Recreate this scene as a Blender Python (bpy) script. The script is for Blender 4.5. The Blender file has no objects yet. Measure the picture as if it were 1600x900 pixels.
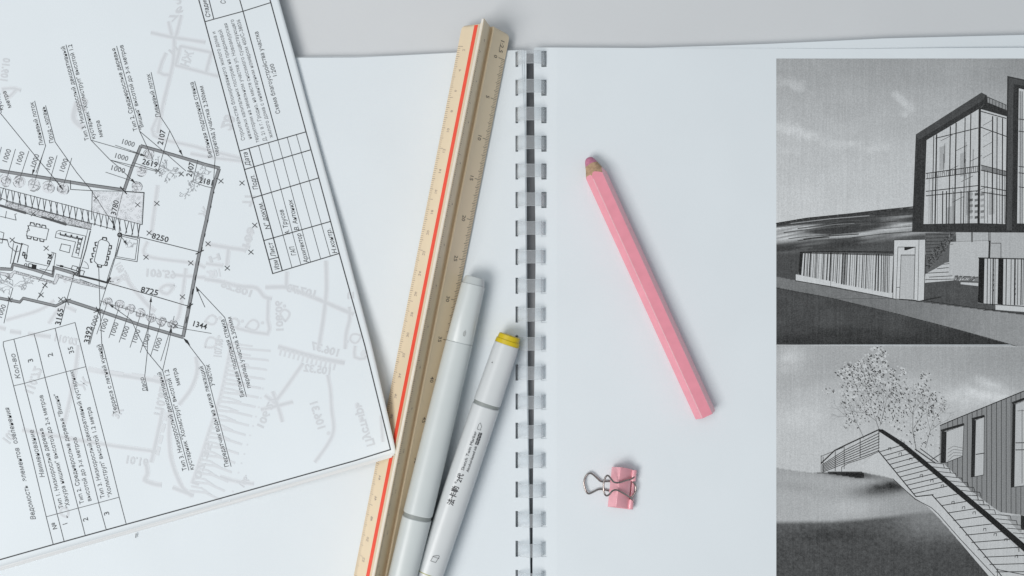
import bpy, bmesh, math, random
import numpy as np
from mathutils import Vector, Matrix
from mathutils.geometry import tessellate_polygon
random.seed(7)
S = bpy.context.scene
COL = S.collection
R = math.radians
H = 0.50            # camera height over the table (m)
PPM = 3130.0        # photo pixels per metre on the table top

# ------------------------------------------------------------------ camera, light, exposure
cam = bpy.data.cameras.new('camera'); co = bpy.data.objects.new('camera', cam); COL.objects.link(co)
co.location = (0, 0, H); co.rotation_euler = (0, 0, 0)
cam.sensor_width = 36; cam.lens = 36 * H / (1600 / PPM)
cam.clip_start = 0.01; cam.clip_end = 60
S.camera = co
S.render.resolution_x = 1024; S.render.resolution_y = 576
W = bpy.data.worlds.new('World'); S.world = W; W.use_nodes = True
bg = W.node_tree.nodes['Background']; bg.inputs[0].default_value = (0.79, 0.895, 0.98, 1); bg.inputs[1].default_value = 0.30
S.view_settings.view_transform = 'Standard'; S.view_settings.look = 'None'
S.view_settings.exposure = 0.12; S.view_settings.gamma = 1
def area(name, loc, target, sx, sy, power, color):
    l = bpy.data.lights.new(name, 'AREA'); l.shape = 'RECTANGLE'; l.size = sx; l.size_y = sy
    l.energy = power; l.color = color
    o = bpy.data.objects.new(name, l); COL.objects.link(o); o.location = loc
    o.rotation_euler = (Vector(target) - Vector(loc)).to_track_quat('-Z', 'Y').to_euler()
    return o
area('window_light', (-0.86, -0.60, 1.40), (0, 0, 0), 0.95, 0.75, 18.5, (1.0, 0.98, 0.955))
area('overhead_fill', (-0.55, 0.35, 1.75), (0, 0, 0), 0.8, 0.8, 5.5, (0.97, 0.98, 0.99))  # added overhead fill that brightens right-leaning facets, no actual ceiling fixture

# ------------------------------------------------------------------ mapping photo pixel + height -> metres
def P(px, py, z):
    k = (H - z) / (H * PPM)
    return Vector(((px - 800) * k, (450 - py) * k, z))
def lin(v):
    v = v / 255.0
    return v / 12.92 if v <= .04045 else ((v + .055) / 1.055) ** 2.4
RP = 0.80
def g(v, ref=208): return RP * lin(v) / lin(ref)

# ------------------------------------------------------------------ materials
def mat(name, col, rough=.6, spec=.5, noise=0, nscale=400, bump=0, bscale=900, metal=0, trans=0, coat=0, stretch=(1, 1, 1), alpha=1, wave=0):
    m = bpy.data.materials.new(name); m.use_nodes = True; nt = m.node_tree; b = nt.nodes['Principled BSDF']
    b.inputs['Base Color'].default_value = (*col, 1); b.inputs['Roughness'].default_value = rough
    b.inputs['Specular IOR Level'].default_value = spec; b.inputs['Metallic'].default_value = metal
    b.inputs['Transmission Weight'].default_value = trans; b.inputs['Coat Weight'].default_value = coat
    b.inputs['Alpha'].default_value = alpha
    if noise or bump:
        tc = nt.nodes.new('ShaderNodeTexCoord'); mp = nt.nodes.new('ShaderNodeMapping'); mp.inputs['Scale'].default_value = stretch
        nt.links.new(tc.outputs['Object'], mp.inputs[0])
    if noise:
        n = nt.nodes.new('ShaderNodeTexNoise'); n.inputs['Scale'].default_value = nscale; n.inputs['Detail'].default_value = 4
        nt.links.new(mp.outputs[0], n.inputs['Vector'])
        mr = nt.nodes.new('ShaderNodeMapRange'); mr.inputs[3].default_value = 1 - noise; mr.inputs[4].default_value = 1 + noise
        mr.inputs[1].default_value = .3; mr.inputs[2].default_value = .7
        nt.links.new(n.outputs['Fac'], mr.inputs[0])
        mx = nt.nodes.new('ShaderNodeVectorMath'); mx.operation = 'SCALE'; mx.inputs[0].default_value = col
        nt.links.new(mr.outputs[0], mx.inputs['Scale']); nt.links.new(mx.outputs[0], b.inputs['Base Color'])
    if bump:
        n2 = nt.nodes.new('ShaderNodeTexNoise'); n2.inputs['Scale'].default_value = bscale; n2.inputs['Detail'].default_value = 3
        nt.links.new(mp.outputs[0], n2.inputs['Vector'])
        bp = nt.nodes.new('ShaderNodeBump'); bp.inputs['Strength'].default_value = bump; bp.inputs['Distance'].default_value = .0002
        nt.links.new(n2.outputs['Fac'], bp.inputs['Height']); nt.links.new(bp.outputs[0], b.inputs['Normal'])
    if wave:
        n3 = nt.nodes.new('ShaderNodeTexNoise'); n3.inputs['Scale'].default_value = 9; n3.inputs['Detail'].default_value = 2; nt.links.new(mp.outputs[0], n3.inputs['Vector'])
        b3 = nt.nodes.new('ShaderNodeBump'); b3.inputs['Strength'].default_value = wave; b3.inputs['Distance'].default_value = .004
        nt.links.new(n3.outputs['Fac'], b3.inputs['Height']); nt.links.new(b3.outputs[0], bp.inputs['Normal'])
    return m
def tone_mat(name, speck, streak, sscale=2200, tint=(1, 1.0, 1.0), rough=.8, spec=.25, grain=0):
    m = bpy.data.materials.new(name); m.use_nodes = True; nt = m.node_tree; b = nt.nodes['Principled BSDF']
    b.inputs['Roughness'].default_value = rough; b.inputs['Specular IOR Level'].default_value = spec
    at = nt.nodes.new('ShaderNodeAttribute'); at.attribute_name = 'tone'
    tc = nt.nodes.new('ShaderNodeTexCoord')
    def nz(scale, st, det, amt):
        mp = nt.nodes.new('ShaderNodeMapping'); mp.inputs['Scale'].default_value = st
        nt.links.new(tc.outputs['Object'], mp.inputs[0])
        n = nt.nodes.new('ShaderNodeTexNoise'); n.inputs['Scale'].default_value = scale; n.inputs['Detail'].default_value = det
        nt.links.new(mp.outputs[0], n.inputs['Vector'])
        mr = nt.nodes.new('ShaderNodeMapRange'); mr.inputs[1].default_value = .3; mr.inputs[2].default_value = .7
        mr.inputs[3].default_value = 1 - amt; mr.inputs[4].default_value = 1 + amt
        nt.links.new(n.outputs['Fac'], mr.inputs[0]); return mr.outputs[0]
    a = nz(sscale, (1, 1, 1), 2, speck); c = nz(1500, (1, .03, 1), 2, streak)
    mu = nt.nodes.new('ShaderNodeMath'); mu.operation = 'MULTIPLY'; nt.links.new(a, mu.inputs[0]); nt.links.new(c, mu.inputs[1])
    sc = nt.nodes.new('ShaderNodeVectorMath'); sc.operation = 'SCALE'
    ad = nt.nodes.new('ShaderNodeMath'); ad.operation = 'MULTIPLY_ADD'; ad.inputs[1].default_value = grain; ad.inputs[2].default_value = -grain
    nt.links.new(mu.outputs[0], ad.inputs[0])
    av = nt.nodes.new('ShaderNodeVectorMath'); av.operation = 'ADD'; nt.links.new(at.outputs['Color'], av.inputs[0]); nt.links.new(ad.outputs[0], av.inputs[1])
    mxv = nt.nodes.new('ShaderNodeVectorMath'); mxv.operation = 'MAXIMUM'; mxv.inputs[1].default_value = (.012, .012, .012); nt.links.new(av.outputs[0], mxv.inputs[0])
    nt.links.new(mxv.outputs[0], sc.inputs[0])
    m2 = nt.nodes.new('ShaderNodeMath'); m2.operation = 'MULTIPLY_ADD'; m2.inputs[1].default_value = .45; m2.inputs[2].default_value = .55; nt.links.new(mu.outputs[0], m2.inputs[0]); nt.links.new(m2.outputs[0], sc.inputs['Scale'])
    tm = nt.nodes.new('ShaderNodeVectorMath'); tm.operation = 'MULTIPLY'; tm.inputs[1].default_value = tint
    nt.links.new(sc.outputs[0], tm.inputs[0]); nt.links.new(tm.outputs[0], b.inputs['Base Color'])
    return m
PC = (.752, .795, .822)
M = {}
M['paper'] = mat('paper', PC, .85, .25, noise=.012, nscale=25, bump=.25, bscale=1600, wave=.45)
M['paper2'] = mat('paper_warm', (.81, .82, .825), .85, .25, noise=.01, nscale=30)
M['table'] = mat('table_paint', (.655, .665, .675), .55, .4, noise=.02, nscale=14, bump=.15, bscale=700)
M['ink'] = tone_mat('ink', .10, 0, tint=(.97, 1, 1.04))
M['ghost'] = tone_mat('show_through_ink', .02, 0, 300, tint=(.97, 1, 1.035))
M['toner'] = tone_mat('toner', .20, .08, 1900, tint=(.985, 1, 1.005), grain=.09, spec=.1)
M['spine'] = mat('smoked_plastic', (.15, .15, .155), .3, .5, noise=.1, nscale=200)
def clear_plastic():
    m = bpy.data.materials.new('clear_plastic'); m.use_nodes = True; nt = m.node_tree
    out = nt.nodes['Material Output']; b = nt.nodes['Principled BSDF']
    b.inputs['Base Color'].default_value = (.90, .92, .94, 1); b.inputs['Roughness'].default_value = .18
    tr = nt.nodes.new('ShaderNodeBsdfTransparent'); tr.inputs[0].default_value = (.965, .975, .98, 1)
    mx = nt.nodes.new('ShaderNodeMixShader'); lw = nt.nodes.new('ShaderNodeLayerWeight'); lw.inputs[0].default_value = .28
    mr = nt.nodes.new('ShaderNodeMapRange'); mr.inputs[3].default_value = .14; mr.inputs[4].default_value = .5
    tc = nt.nodes.new('ShaderNodeTexCoord'); n = nt.nodes.new('ShaderNodeTexNoise'); n.inputs['Scale'].default_value = 1500
    nt.links.new(tc.outputs['Object'], n.inputs['Vector'])
    bp = nt.nodes.new('ShaderNodeBump'); bp.inputs['Strength'].default_value = .08; bp.inputs['Distance'].default_value = .0002
    nt.links.new(n.outputs['Fac'], bp.inputs['Height']); nt.links.new(bp.outputs[0], b.inputs['Normal'])
    nt.links.new(lw.outputs['Facing'], mr.inputs[0]); nt.links.new(mr.outputs[0], mx.inputs[0])
    nt.links.new(tr.outputs[0], mx.inputs[1]); nt.links.new(b.outputs[0], mx.inputs[2]); nt.links.new(mx.outputs[0], out.inputs[0])
    return m
M['clear'] = clear_plastic()
M['rim'] = mat('plastic_cut_edge', (.62, .65, .67), .3, .5, noise=.25, nscale=700, alpha=.5)
M['tan'] = mat('tan_plastic', (.80, .655, .46), .36, .55, noise=.03, nscale=120, bump=.08, bscale=800, stretch=(1, .1, 1))
M['red'] = mat('red_lacquer', (.85, .09, .05), .4, .4, noise=.04, nscale=300)
M['ivory'] = mat('pale_edge', (.80, .76, .69), .5, .4, noise=.05, nscale=200)
M['grey1'] = mat('grey_marker_plastic', (.60, .635, .63), .30, .5, noise=.015, nscale=90, bump=.05, bscale=500)
M['grey2'] = mat('pale_marker_plastic', (.64, .66, .665), .28, .5, noise=.015, nscale=90, bump=.05, bscale=500)
M['greyd'] = mat('dark_grey_plastic', (.27, .29, .28), .45, .4, noise=.04)
M['smudge'] = mat('dark_smudge', (.42, .44, .43), .5, .3, noise=.15, nscale=500)
M['yellow'] = mat('yellow_plastic', (.66, .49, .012), .4, .5, noise=.03)
M['olive'] = mat('olive_line', (.40, .38, .12), .5, .4)
M['pink'] = mat('pink_lacquer', (.86, .31, .38), .30, .5, noise=.045, nscale=200, bump=.10, bscale=500, coat=.9)
M['pinkedge'] = mat('pink_pale_edge', (.83, .45, .49), .4, .4, noise=.05)
M['lead'] = mat('pink_lead', (.52, .19, .29), .5, .4, noise=.18, nscale=900, bump=.3, bscale=1400)
M['wood'] = mat('cedar_wood', (.45, .30, .19), .7, .2, noise=.22, nscale=700, bump=.4, bscale=900, stretch=(1, 1, .35))
M['clip'] = mat('pink_enamel', (.87, .40, .45), .28, .5, noise=.03, nscale=500, coat=.6)
M['steel'] = mat('nickel_wire', (.42, .37, .345), .2, .5, metal=1, noise=.1, nscale=900)
M['black'] = mat('black_ink', (.05, .05, .055), .6, .3, noise=.2, nscale=900)
M['tick'] = mat('engraved_ink', (.19, .16, .125), .6, .3, noise=.3, nscale=900)
M['faint'] = mat('faded_ink', (.40, .32, .26), .6, .3, noise=.3, nscale=900)

# ------------------------------------------------------------------ object helpers
def tag(o, label=None, cat=None, group=None, kind=None):
    if label: o['label'] = label
    if cat: o['category'] = cat
    if group: o['group'] = group
    if kind: o['kind'] = kind
    return o
def empty(name, loc, label, cat, rot=(0, 0, 0), group=None):
    o = bpy.data.objects.new(name, None); COL.objects.link(o); o.location = loc; o.rotation_euler = rot
    o.empty_display_size = .02
    return tag(o, label, cat, group)
def link(name, me, m, parent=None, smooth=False):
    o = bpy.data.objects.new(name, me); COL.objects.link(o)
    if m and not me.materials: me.materials.append(m)
    if smooth:
        for p in me.polygons: p.use_smooth = True
    if parent is not None:
        o.parent = parent
    return o
def mesh(name, vs, fs, m, parent=None, smooth=False, world=True):
    """vs in world metres; made local to the parent when world is set"""
    if parent is not None and world:
        top = parent; mw = Matrix.Identity(4); chain = []
        while top is not None: chain.append(top); top = top.parent
        for c in reversed(chain): mw = mw @ (Matrix.Translation(c.location) @ c.rotation_euler.to_matrix().to_4x4())
        inv = mw.inverted(); vs = [inv @ Vector(v) for v in vs]
    me = bpy.data.meshes.new(name); me.from_pydata([tuple(v) for v in vs], [], fs); me.update()
    return link(name, me, m, parent, smooth)
def autosmooth(o, ang=35):
    me = o.data
    for p in me.polygons: p.use_smooth = True
    bm = bmesh.new(); bm.from_mesh(me); bmesh.ops.recalc_face_normals(bm, faces=bm.faces)
    for e in bm.edges:
        if len(e.link_faces) == 2 and e.calc_face_angle(0) > R(ang): e.smooth = False
    bm.to_mesh(me); bm.free()
    return o

# text -> triangles, cached.  returns verts (x, y) with width normalised, faces
_tc = {}
def text_geo(s, shear=0, bold=0):
    k = (s, shear, bold)
    if k in _tc: return _tc[k]
    cu = bpy.data.curves.new('t', 'FONT'); cu.body = s; cu.size = 1; cu.shear = shear; cu.offset = bold; cu.resolution_u = 2
    o = bpy.data.objects.new('t', cu); COL.objects.link(o)
    dg = bpy.context.evaluated_depsgraph_get(); ev = o.evaluated_get(dg); me = ev.to_mesh()
    vs = [(v.co.x, v.co.y) for v in me.vertices]; fs = [tuple(p.vertices) for p in me.polygons]
    ev.to_mesh_clear(); bpy.data.objects.remove(o); bpy.data.curves.remove(cu)
    w = max([v[0] for v in vs] + [1e-3])
    _tc[k] = (vs, fs, w)
    return _tc[k]

class Print:
    """flat print: pixel space polygons with a grey tone, laid on a surface hf(px,py)"""
    def __init__(s, hf, seg=12, base=.00006, step=.00002): s.hf = hf; s.v = []; s.t = []; s.f = []; s.seg = seg; s.base = base; s.step = step; s.dk = 0
    def _add(s, pts, fs, tone, layer, tones=None):
        n = len(s.v); s.c = getattr(s, 'c', 0) + 1; j = (s.c % 50) * 3.5e-7
        for i, (x, y) in enumerate(pts):
            s.v.append(P(x, y, s.hf(x, y) + s.base + s.step * layer + j)); s.t.append(g(tone - s.dk * max(0, min(1, (120 - tone) / 50))))
        s.f += [tuple(n + a for a in f) for f in fs]
    def poly(s, pts, tone, layer=0):
        tri = tessellate_polygon([[Vector((x, y, 0)) for x, y in pts]])
        s._add(pts, tri, tone, layer)
    def line(s, pts, w=1.2, tone=50, layer=2, closed=False):
        if closed: pts = list(pts) + [pts[0]]
        P2 = [pts[0]]
        for q in pts[1:]:
            L = math.hypot(q[0] - P2[-1][0], q[1] - P2[-1][1])
            if L < 1e-4: continue
            k = max(1, int(L / s.seg)); p = P2[-1]
            P2 += [mixp(p, q, (i + 1) / k) for i in range(k)]
        if len(P2) < 2: return
        Q2 = []; F2 = []
        for i, (x, y) in enumerate(P2):
            a = P2[i - 1] if i else (P2[-2] if closed else None); b = P2[i + 1] if i < len(P2) - 1 else (P2[1] if closed else None)
            d1 = d2 = None
            if a: L = math.hypot(x - a[0], y - a[1]); d1 = ((x - a[0]) / L, (y - a[1]) / L)
            if b: L = math.hypot(b[0] - x, b[1] - y); d2 = ((b[0] - x) / L, (b[1] - y) / L)
            d1 = d1 or d2; d2 = d2 or d1
            tx, ty = d1[0] + d2[0], d1[1] + d2[1]; L = math.hypot(tx, ty)
            if L < .3: tx, ty, L = d1[0], d1[1], 1
            tx /= L; ty /= L; c = max(.5, tx * d1[0] + ty * d1[1]); m = w / 2 / c
            ex = 0
            if not closed and i == 0: ex = -min(w * .3, .6)
            if not closed and i == len(P2) - 1: ex = min(w * .3, .6)
            X = x + tx * ex; Y = y + ty * ex
            Q2 += [(X - ty * m, Y + tx * m), (X + ty * m, Y - tx * m)]
            if i: F2.append((2 * i - 2, 2 * i - 1, 2 * i + 1, 2 * i))
        s._add(Q2, F2, tone, layer)
    def curve(s, pts, w=1.2, tone=50, layer=2, n=6):
        s.line(spline(pts, n), w, tone, layer)
    def circ(s, x, y, r, w=.8, tone=90, layer=2, n=18, a0=0, a1=360, ry=None):
        ry = ry or r
        s.line([(x + r * math.cos(R(a0 + (a1 - a0) * i / n)), y + ry * math.sin(R(a0 + (a1 - a0) * i / n))) for i in range(n + 1)], w, tone, layer)
    def disc(s, x, y, r, tone, layer=1, n=14): s.poly([(x + r * math.cos(6.2832 * i / n), y + r * math.sin(6.2832 * i / n)) for i in range(n)], tone, layer)
    def text(s, body, a, b, h, tone=70, layer=2, shear=0, bold=0, mirror=False):
        """baseline from pixel a to pixel b, cap height h px"""
        vs, fs, w = text_geo(body, shear, bold)
        dx, dy = b[0] - a[0], b[1] - a[1]; L = math.hypot(dx, dy); ux, uy = dx / L, dy / L
        vx, vy = uy, -ux          # letter-up in y-down pixels
        if mirror: vx, vy = -vx, -vy
        kx = L / w; ky = h / .72
        s._add([(a[0] + ux * x * kx + vx * y * ky, a[1] + uy * x * kx + vy * y * ky) for x, y in vs], fs, tone, layer)
    def build(s, name, m, parent):
        o = mesh(name, s.v, s.f, m, parent)
        at = o.data.color_attributes.new('tone', 'FLOAT_COLOR', 'POINT')
        arr = np.ones((len(s.t), 4), dtype=np.float32); arr[:, :3] = np.array(s.t, dtype=np.float32)[:, None]
        at.data.foreach_set('color', arr.ravel())
        return o
def spline(pts, n=6):
    out = []
    for i in range(len(pts) - 1):
        p0 = pts[max(i - 1, 0)]; p1 = pts[i]; p2 = pts[i + 1]; p3 = pts[min(i + 2, len(pts) - 1)]
        for k in range(n):
            t = k / n
            out.append(tuple(.5 * ((2 * p1[j]) + (-p0[j] + p2[j]) * t + (2 * p0[j] - 5 * p1[j] + 4 * p2[j] - p3[j]) * t * t + (-p0[j] + 3 * p1[j] - 3 * p2[j] + p3[j]) * t ** 3) for j in range(len(p1))))
    out.append(tuple(pts[-1])); return out
def itp(x, tab):
    if x <= tab[0][0]: return tab[0][1]
    for (a, va), (b, vb) in zip(tab[:-1], tab[1:]):
        if x <= b: return va + (vb - va) * (x - a) / (b - a)
    return tab[-1][1]
def mixp(a, b, t): return (a[0] + (b[0] - a[0]) * t, a[1] + (b[1] - a[1]) * t)

# ================================================================== TABLE
t = mesh('table_top', [(-1.2, -.9, 0), (1.2, -.9, 0), (1.2, .9, 0), (-1.2, .9, 0), (-1.2, -.9, -.03), (1.2, -.9, -.03), (1.2, .9, -.03), (-1.2, .9, -.03)],
     [(0, 1, 2, 3), (7, 6, 5, 4), (0, 4, 5, 1), (1, 5, 6, 2), (2, 6, 7, 3), (3, 7, 4, 0)], M['table'])
tag(t, kind='structure')

# ================================================================== ALBUM
RY = [92, 137, 180, 224.5, 268, 312.5, 357, 401.5, 446.5, 491.5, 536.5, 582, 627.5, 673, 719, 765, 811, 857.5, 903, 949, 994]
ZP = .0050
album = empty('bound_album', P(829, 480, 0), 'white comb bound album lying open under everything, two grey house pictures on its right page', 'album')
def leaf_mesh(name, cols, rows_top, ybot, slot, zf, m, thick, parent, xedge=None):
    """cols: column x (first or last may be a function of y); slot: index of the column gap that carries the punched slots"""
    ys = [None]
    for y in RY: ys += [y - 12.5, y + 12.5]
    ys = ys + [ybot]
    def cx(c, y): return c(y) if callable(c) else c
    vs = []; fs = []; nC = len(cols)
    for y in ys:
        for c in cols:
            if y is None:
                x = cx(c, 80); yy = rows_top(x)
            else: x = cx(c, y); yy = max(y, rows_top(x) + 1 + .01 * y)
            vs.append((x, yy))
    for r in range(len(ys) - 1):
        for c in range(nC - 1):
            if c == slot and r % 2 == 1 and (r < 12 or not (name == 'page_block' and callable(cols[0]))): continue
            a = r * nC + c; fs.append((a, a + nC, a + nC + 1, a + 1))
    # bottom rows with no slots need finer rows -> fine already
    wv = [P(x, y, zf(x, y)) for x, y in vs]
    o = mesh(name, wv, fs, m, parent)
    md = o.modifiers.new('thickness', 'SOLIDIFY'); md.thickness = thick; md.offset = -1
    return o
ledge = lambda off: (lambda y: itp(y, [(80, 815 + 7.5 * off), (200, 820 + 2.3 * off), (400, 821.5 + 1.8 * off), (600, 823.2 + 1.8 * off), (900, 828.4 + .8 * off), (1100, 830)]))
redge = lambda off: (lambda y: itp(y, [(80, 836 - off), (400, 839 - off), (600, 837 - off), (750, 835 - off), (900, 834 - off), (1100, 833)]))
ltop = lambda dy: (lambda x: itp(x, [(-500, 96 + dy), (460, 90.5 + dy), (560, 90 + dy), (640, 86 + dy), (760, 80 + dy), (830, 78 + dy)]))
LC = [-500, -300, -100, 100, 300, 460, 520, 560, 600, 640, 700, 760, 800, 805.5, 809.6]
leaf_mesh('page_block', LC + [ledge(1)], ltop(1), 1010, 14 - 1, lambda x, y: ZP - .0007, M['paper'], ZP - .0017, album)
leaf_mesh('leaf', LC + [ledge(.5)], ltop(-.5), 1010, 13, lambda x, y: ZP - .00035 + .0003 * itp(x, [(460, 0), (520, 1), (640, 0)]) * 0, M['paper'], .00012, album)
leaf_mesh('leaf', LC + [ledge(0)], ltop(0), 1010, 13, lambda x, y: ZP, M['paper'], .00012, album)
# right side
rtop_under = lambda x: itp(x, [(830, 74.5), (1000, 75), (1120, 71.5), (1200, 68.5), (1300, 64), (1380, 60), (1600, 54.5), (2160, 38)])
rtop_top = lambda x: itp(x, [(830, 74), (1000, 75), (1200, 75.5), (1330, 76.5), (1480, 75), (1600, 74.5), (2160, 74)])
RC = [846, 854, 870, 900, 950, 1000, 1050, 1120, 1200, 1260, 1300, 1340, 1380, 1430, 1480, 1540, 1600, 1700, 1850, 2150]
leaf_mesh('page_block', [redge(2)] + RC, lambda x: rtop_under(x) + 1.5, 1010, 1,  lambda x, y: ZP - .0007, M['paper'], ZP - .0017, album)
leaf_mesh('leaf', [redge(1)] + RC, rtop_under, 1010, 1, lambda x, y: ZP - .00035, M['paper'], .00012, album)
def hR(x, y):
    lift = itp(y, [(74, 1), (104.5, 0)]) * itp(x, [(1200, 0), (1380, .3), (1480, .7), (1600, 1.0)])
    near = itp(x, [(836, -.0006), (870, 0), (2200, 0)])
    return ZP + near + .0016 * lift
rleaf = leaf_mesh('leaf', [redge(0)] + RC, rtop_top, 1010, 1, hR, M['paper'], .00012, album)
# second, finer grid rows are given by the slots, so the print follows the same heights
for nm, z, m_ in (('cover', .0010, M['paper2']),):
    vs = [P(-510, 88, z), P(820, 82, z), P(826, 1015, z), P(-510, 1015, z)]
    for (q) in ([(-510, 100), (822, 84), (826, 1015), (-510, 1015)], [(840, 80), (2160, 46), (2160, 1015), (838, 1015)]):
        vs = [P(x, y, z) for x, y in q] + [P(x, y, .0002) for x, y in q]
        mesh(nm, vs, [(3, 2, 1, 0), (0, 1, 5, 4), (1, 2, 6, 5), (2, 3, 7, 6), (3, 0, 4, 7)], m_, album)
# comb spine: a curled strip under the gap
vs = []; fs = []
for j, y in enumerate((82, 1005)):
    cx = 831
    for i in range(13):
        a = R(200 + 140 * i / 12)
        c = P(cx, y, .0035); vs.append(c + Vector((math.cos(a) * .0052, 0, math.sin(a) * .0030)))
for i in range(12): fs.append((i, i + 1, 14 + i, 13 + i))
sp = mesh('comb_spine', vs, fs, M['spine'], album, True)
sp.modifiers.new('t', 'SOLIDIFY').thickness = .0004
# comb rings
ring_me = None
for k, y in enumerate(RY):
    n = 22; xl = itp(y, [(80, 807.5), (900, 811)]); xr = itp(y, [(80, 850), (900, 848)])
    zb = .0036; za = ZP + itp(y, [(80, .0046), (500, .0040), (900, .0034)])
    A = P(xl, y, ZP); B = P(xr, y, ZP); cx = (A.x + B.x) / 2; rx = (B.x - A.x) / 2
    hw = .00345
    vs = []; fs = []
    for i in range(n + 1):
        a = R(188 - 196 * i / n)
        ca, sa = math.cos(a), math.sin(a)
        px_ = math.copysign(abs(ca) ** .75, ca) * rx; pz = zb + (za - zb) * (math.copysign(abs(sa) ** .8, sa))
        taper = hw * (1 - .12 * (i / n))
        vs += [(cx + px_, A.y - taper, pz), (cx + px_, A.y + taper, pz)]
        if i: fs.append((2 * i - 2, 2 * i, 2 * i + 1, 2 * i - 1))
    # end curls inside the right hand slot
    o = mesh('comb_ring', vs, fs, M['clear'], album, True)
    md = o.modifiers.new('t', 'SOLIDIFY'); md.thickness = .00045; md.offset = 1
    ev = []; ef = []
    for sd in (0, 1):
        n0 = len(ev)
        for i in range(n + 1):
            x_, y_, z_ = vs[2 * i + sd]; a = R(188 - 196 * i / n); ox, oz = math.cos(a) * .00052, math.sin(a) * .00052; w_ = .00022 * (1 if sd == 0 else -1)
            ev += [(x_ + ox, y_, z_ + oz), (x_ + ox, y_ + w_, z_ + oz)]
            if i: ef.append((n0 + 2 * i - 2, n0 + 2 * i, n0 + 2 * i + 1, n0 + 2 * i - 1))
    mesh('ring_edge', ev, ef, M['rim'], o, True)
    # the tongue that the ring curls into, seen in the right slot
    q = []; f = []
    for i in range(9):
        a = R(180 - 180 * i / 8); c = P(850, y, ZP)
        q += [(c.x + .0013 * math.cos(a), c.y - hw * .96, ZP - .0021 + .0022 * math.sin(a)), (c.x + .0013 * math.cos(a), c.y + hw * .96, ZP - .0021 + .0022 * math.sin(a))]
        if i: f.append((2 * i - 2, 2 * i, 2 * i + 1, 2 * i - 1))
    o2 = mesh('ring_tongue', q, f, M['clear'], o, True)
    o2.modifiers.new('t', 'SOLIDIFY').thickness = .0003

# ---------------------------------------------------------------- tonal pictures on the right page
rng = np.random.default_rng(3)
def vnoise(X, Y, sx, sy, oct=3, seed=0):
    r = np.random.default_rng(seed); out = np.zeros_like(X); amp = 1; tot = 0
    for o in range(oct):
        G = r.random((128, 128)); u = X / sx * 2 ** o + 50; v = Y / sy * 2 ** o + 50
        i = np.floor(u).astype(int); j = np.floor(v).astype(int); fu = u - i; fv = v - j
        fu = fu * fu * (3 - 2 * fu); fv = fv * fv * (3 - 2 * fv); i %= 128; j %= 128; i2 = (i + 1) % 128; j2 = (j + 1) % 128
        out += amp * ((G[i, j] * (1 - fu) + G[i2, j] * fu) * (1 - fv) + (G[i, j2] * (1 - fu) + G[i2, j2] * fu) * fv); tot += amp; amp *= .5
    return out / tot
def sm(a, b, x): t = np.clip((x - a) / (b - a), 0, 1); return t * t * (3 - 2 * t)
def ni(x, tab): return np.interp(x, [a for a, _ in tab], [b for _, b in tab])
def blob(X, Y, cx, cy, rx, ry, rot=0):
    c, s_ = math.cos(R(rot)), math.sin(R(rot)); u = ((X - cx) * c + (Y - cy) * s_) / rx; v = (-(X - cx) * s_ + (Y - cy) * c) / ry
    return np.exp(-(u * u + v * v))
XR = 1960           # the pictures run on past the frame
def tone_grid(pr, x0, y0t, y1t, fn, dx=1.5, dy=1.5, xf=1612):
    xs = np.concatenate([np.arange(x0, xf, dx), np.linspace(xf, XR, 60)]); ny = int((y1t - y0t) / dy) + 1; vv = np.linspace(0, 1, ny)
    X, V = np.meshgrid(xs, vv); Y = y0t + (y1t - y0t) * V
    T = fn(X, Y)
    wob = ni(X, [(1213, 0), (1400, 1.5), (1600, 1.0), (XR, 1)]) * (1 - V)   # top edge of the print is not dead straight
    # printed area clipped by row lines
    n = len(pr.v); tl = np.vectorize(lambda v: lin(max(v, 12)))(np.clip(T - 5 * sm(125, 80, T), 12, 235)) * RP / lin(208)
    for r in range(ny):
        for c in range(len(xs)):
            x = X[r, c]; y = Y[r, c]; pr.v.append(P(x, y, pr.hf(x, y) + pr.base)); pr.t.append(float(tl[r, c]))
    w = len(xs)
    for r in range(ny - 1):
        for c in range(w - 1):
            a = n + r * w + c; pr.f.append((a, a + w, a + w + 1, a + 1))
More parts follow.
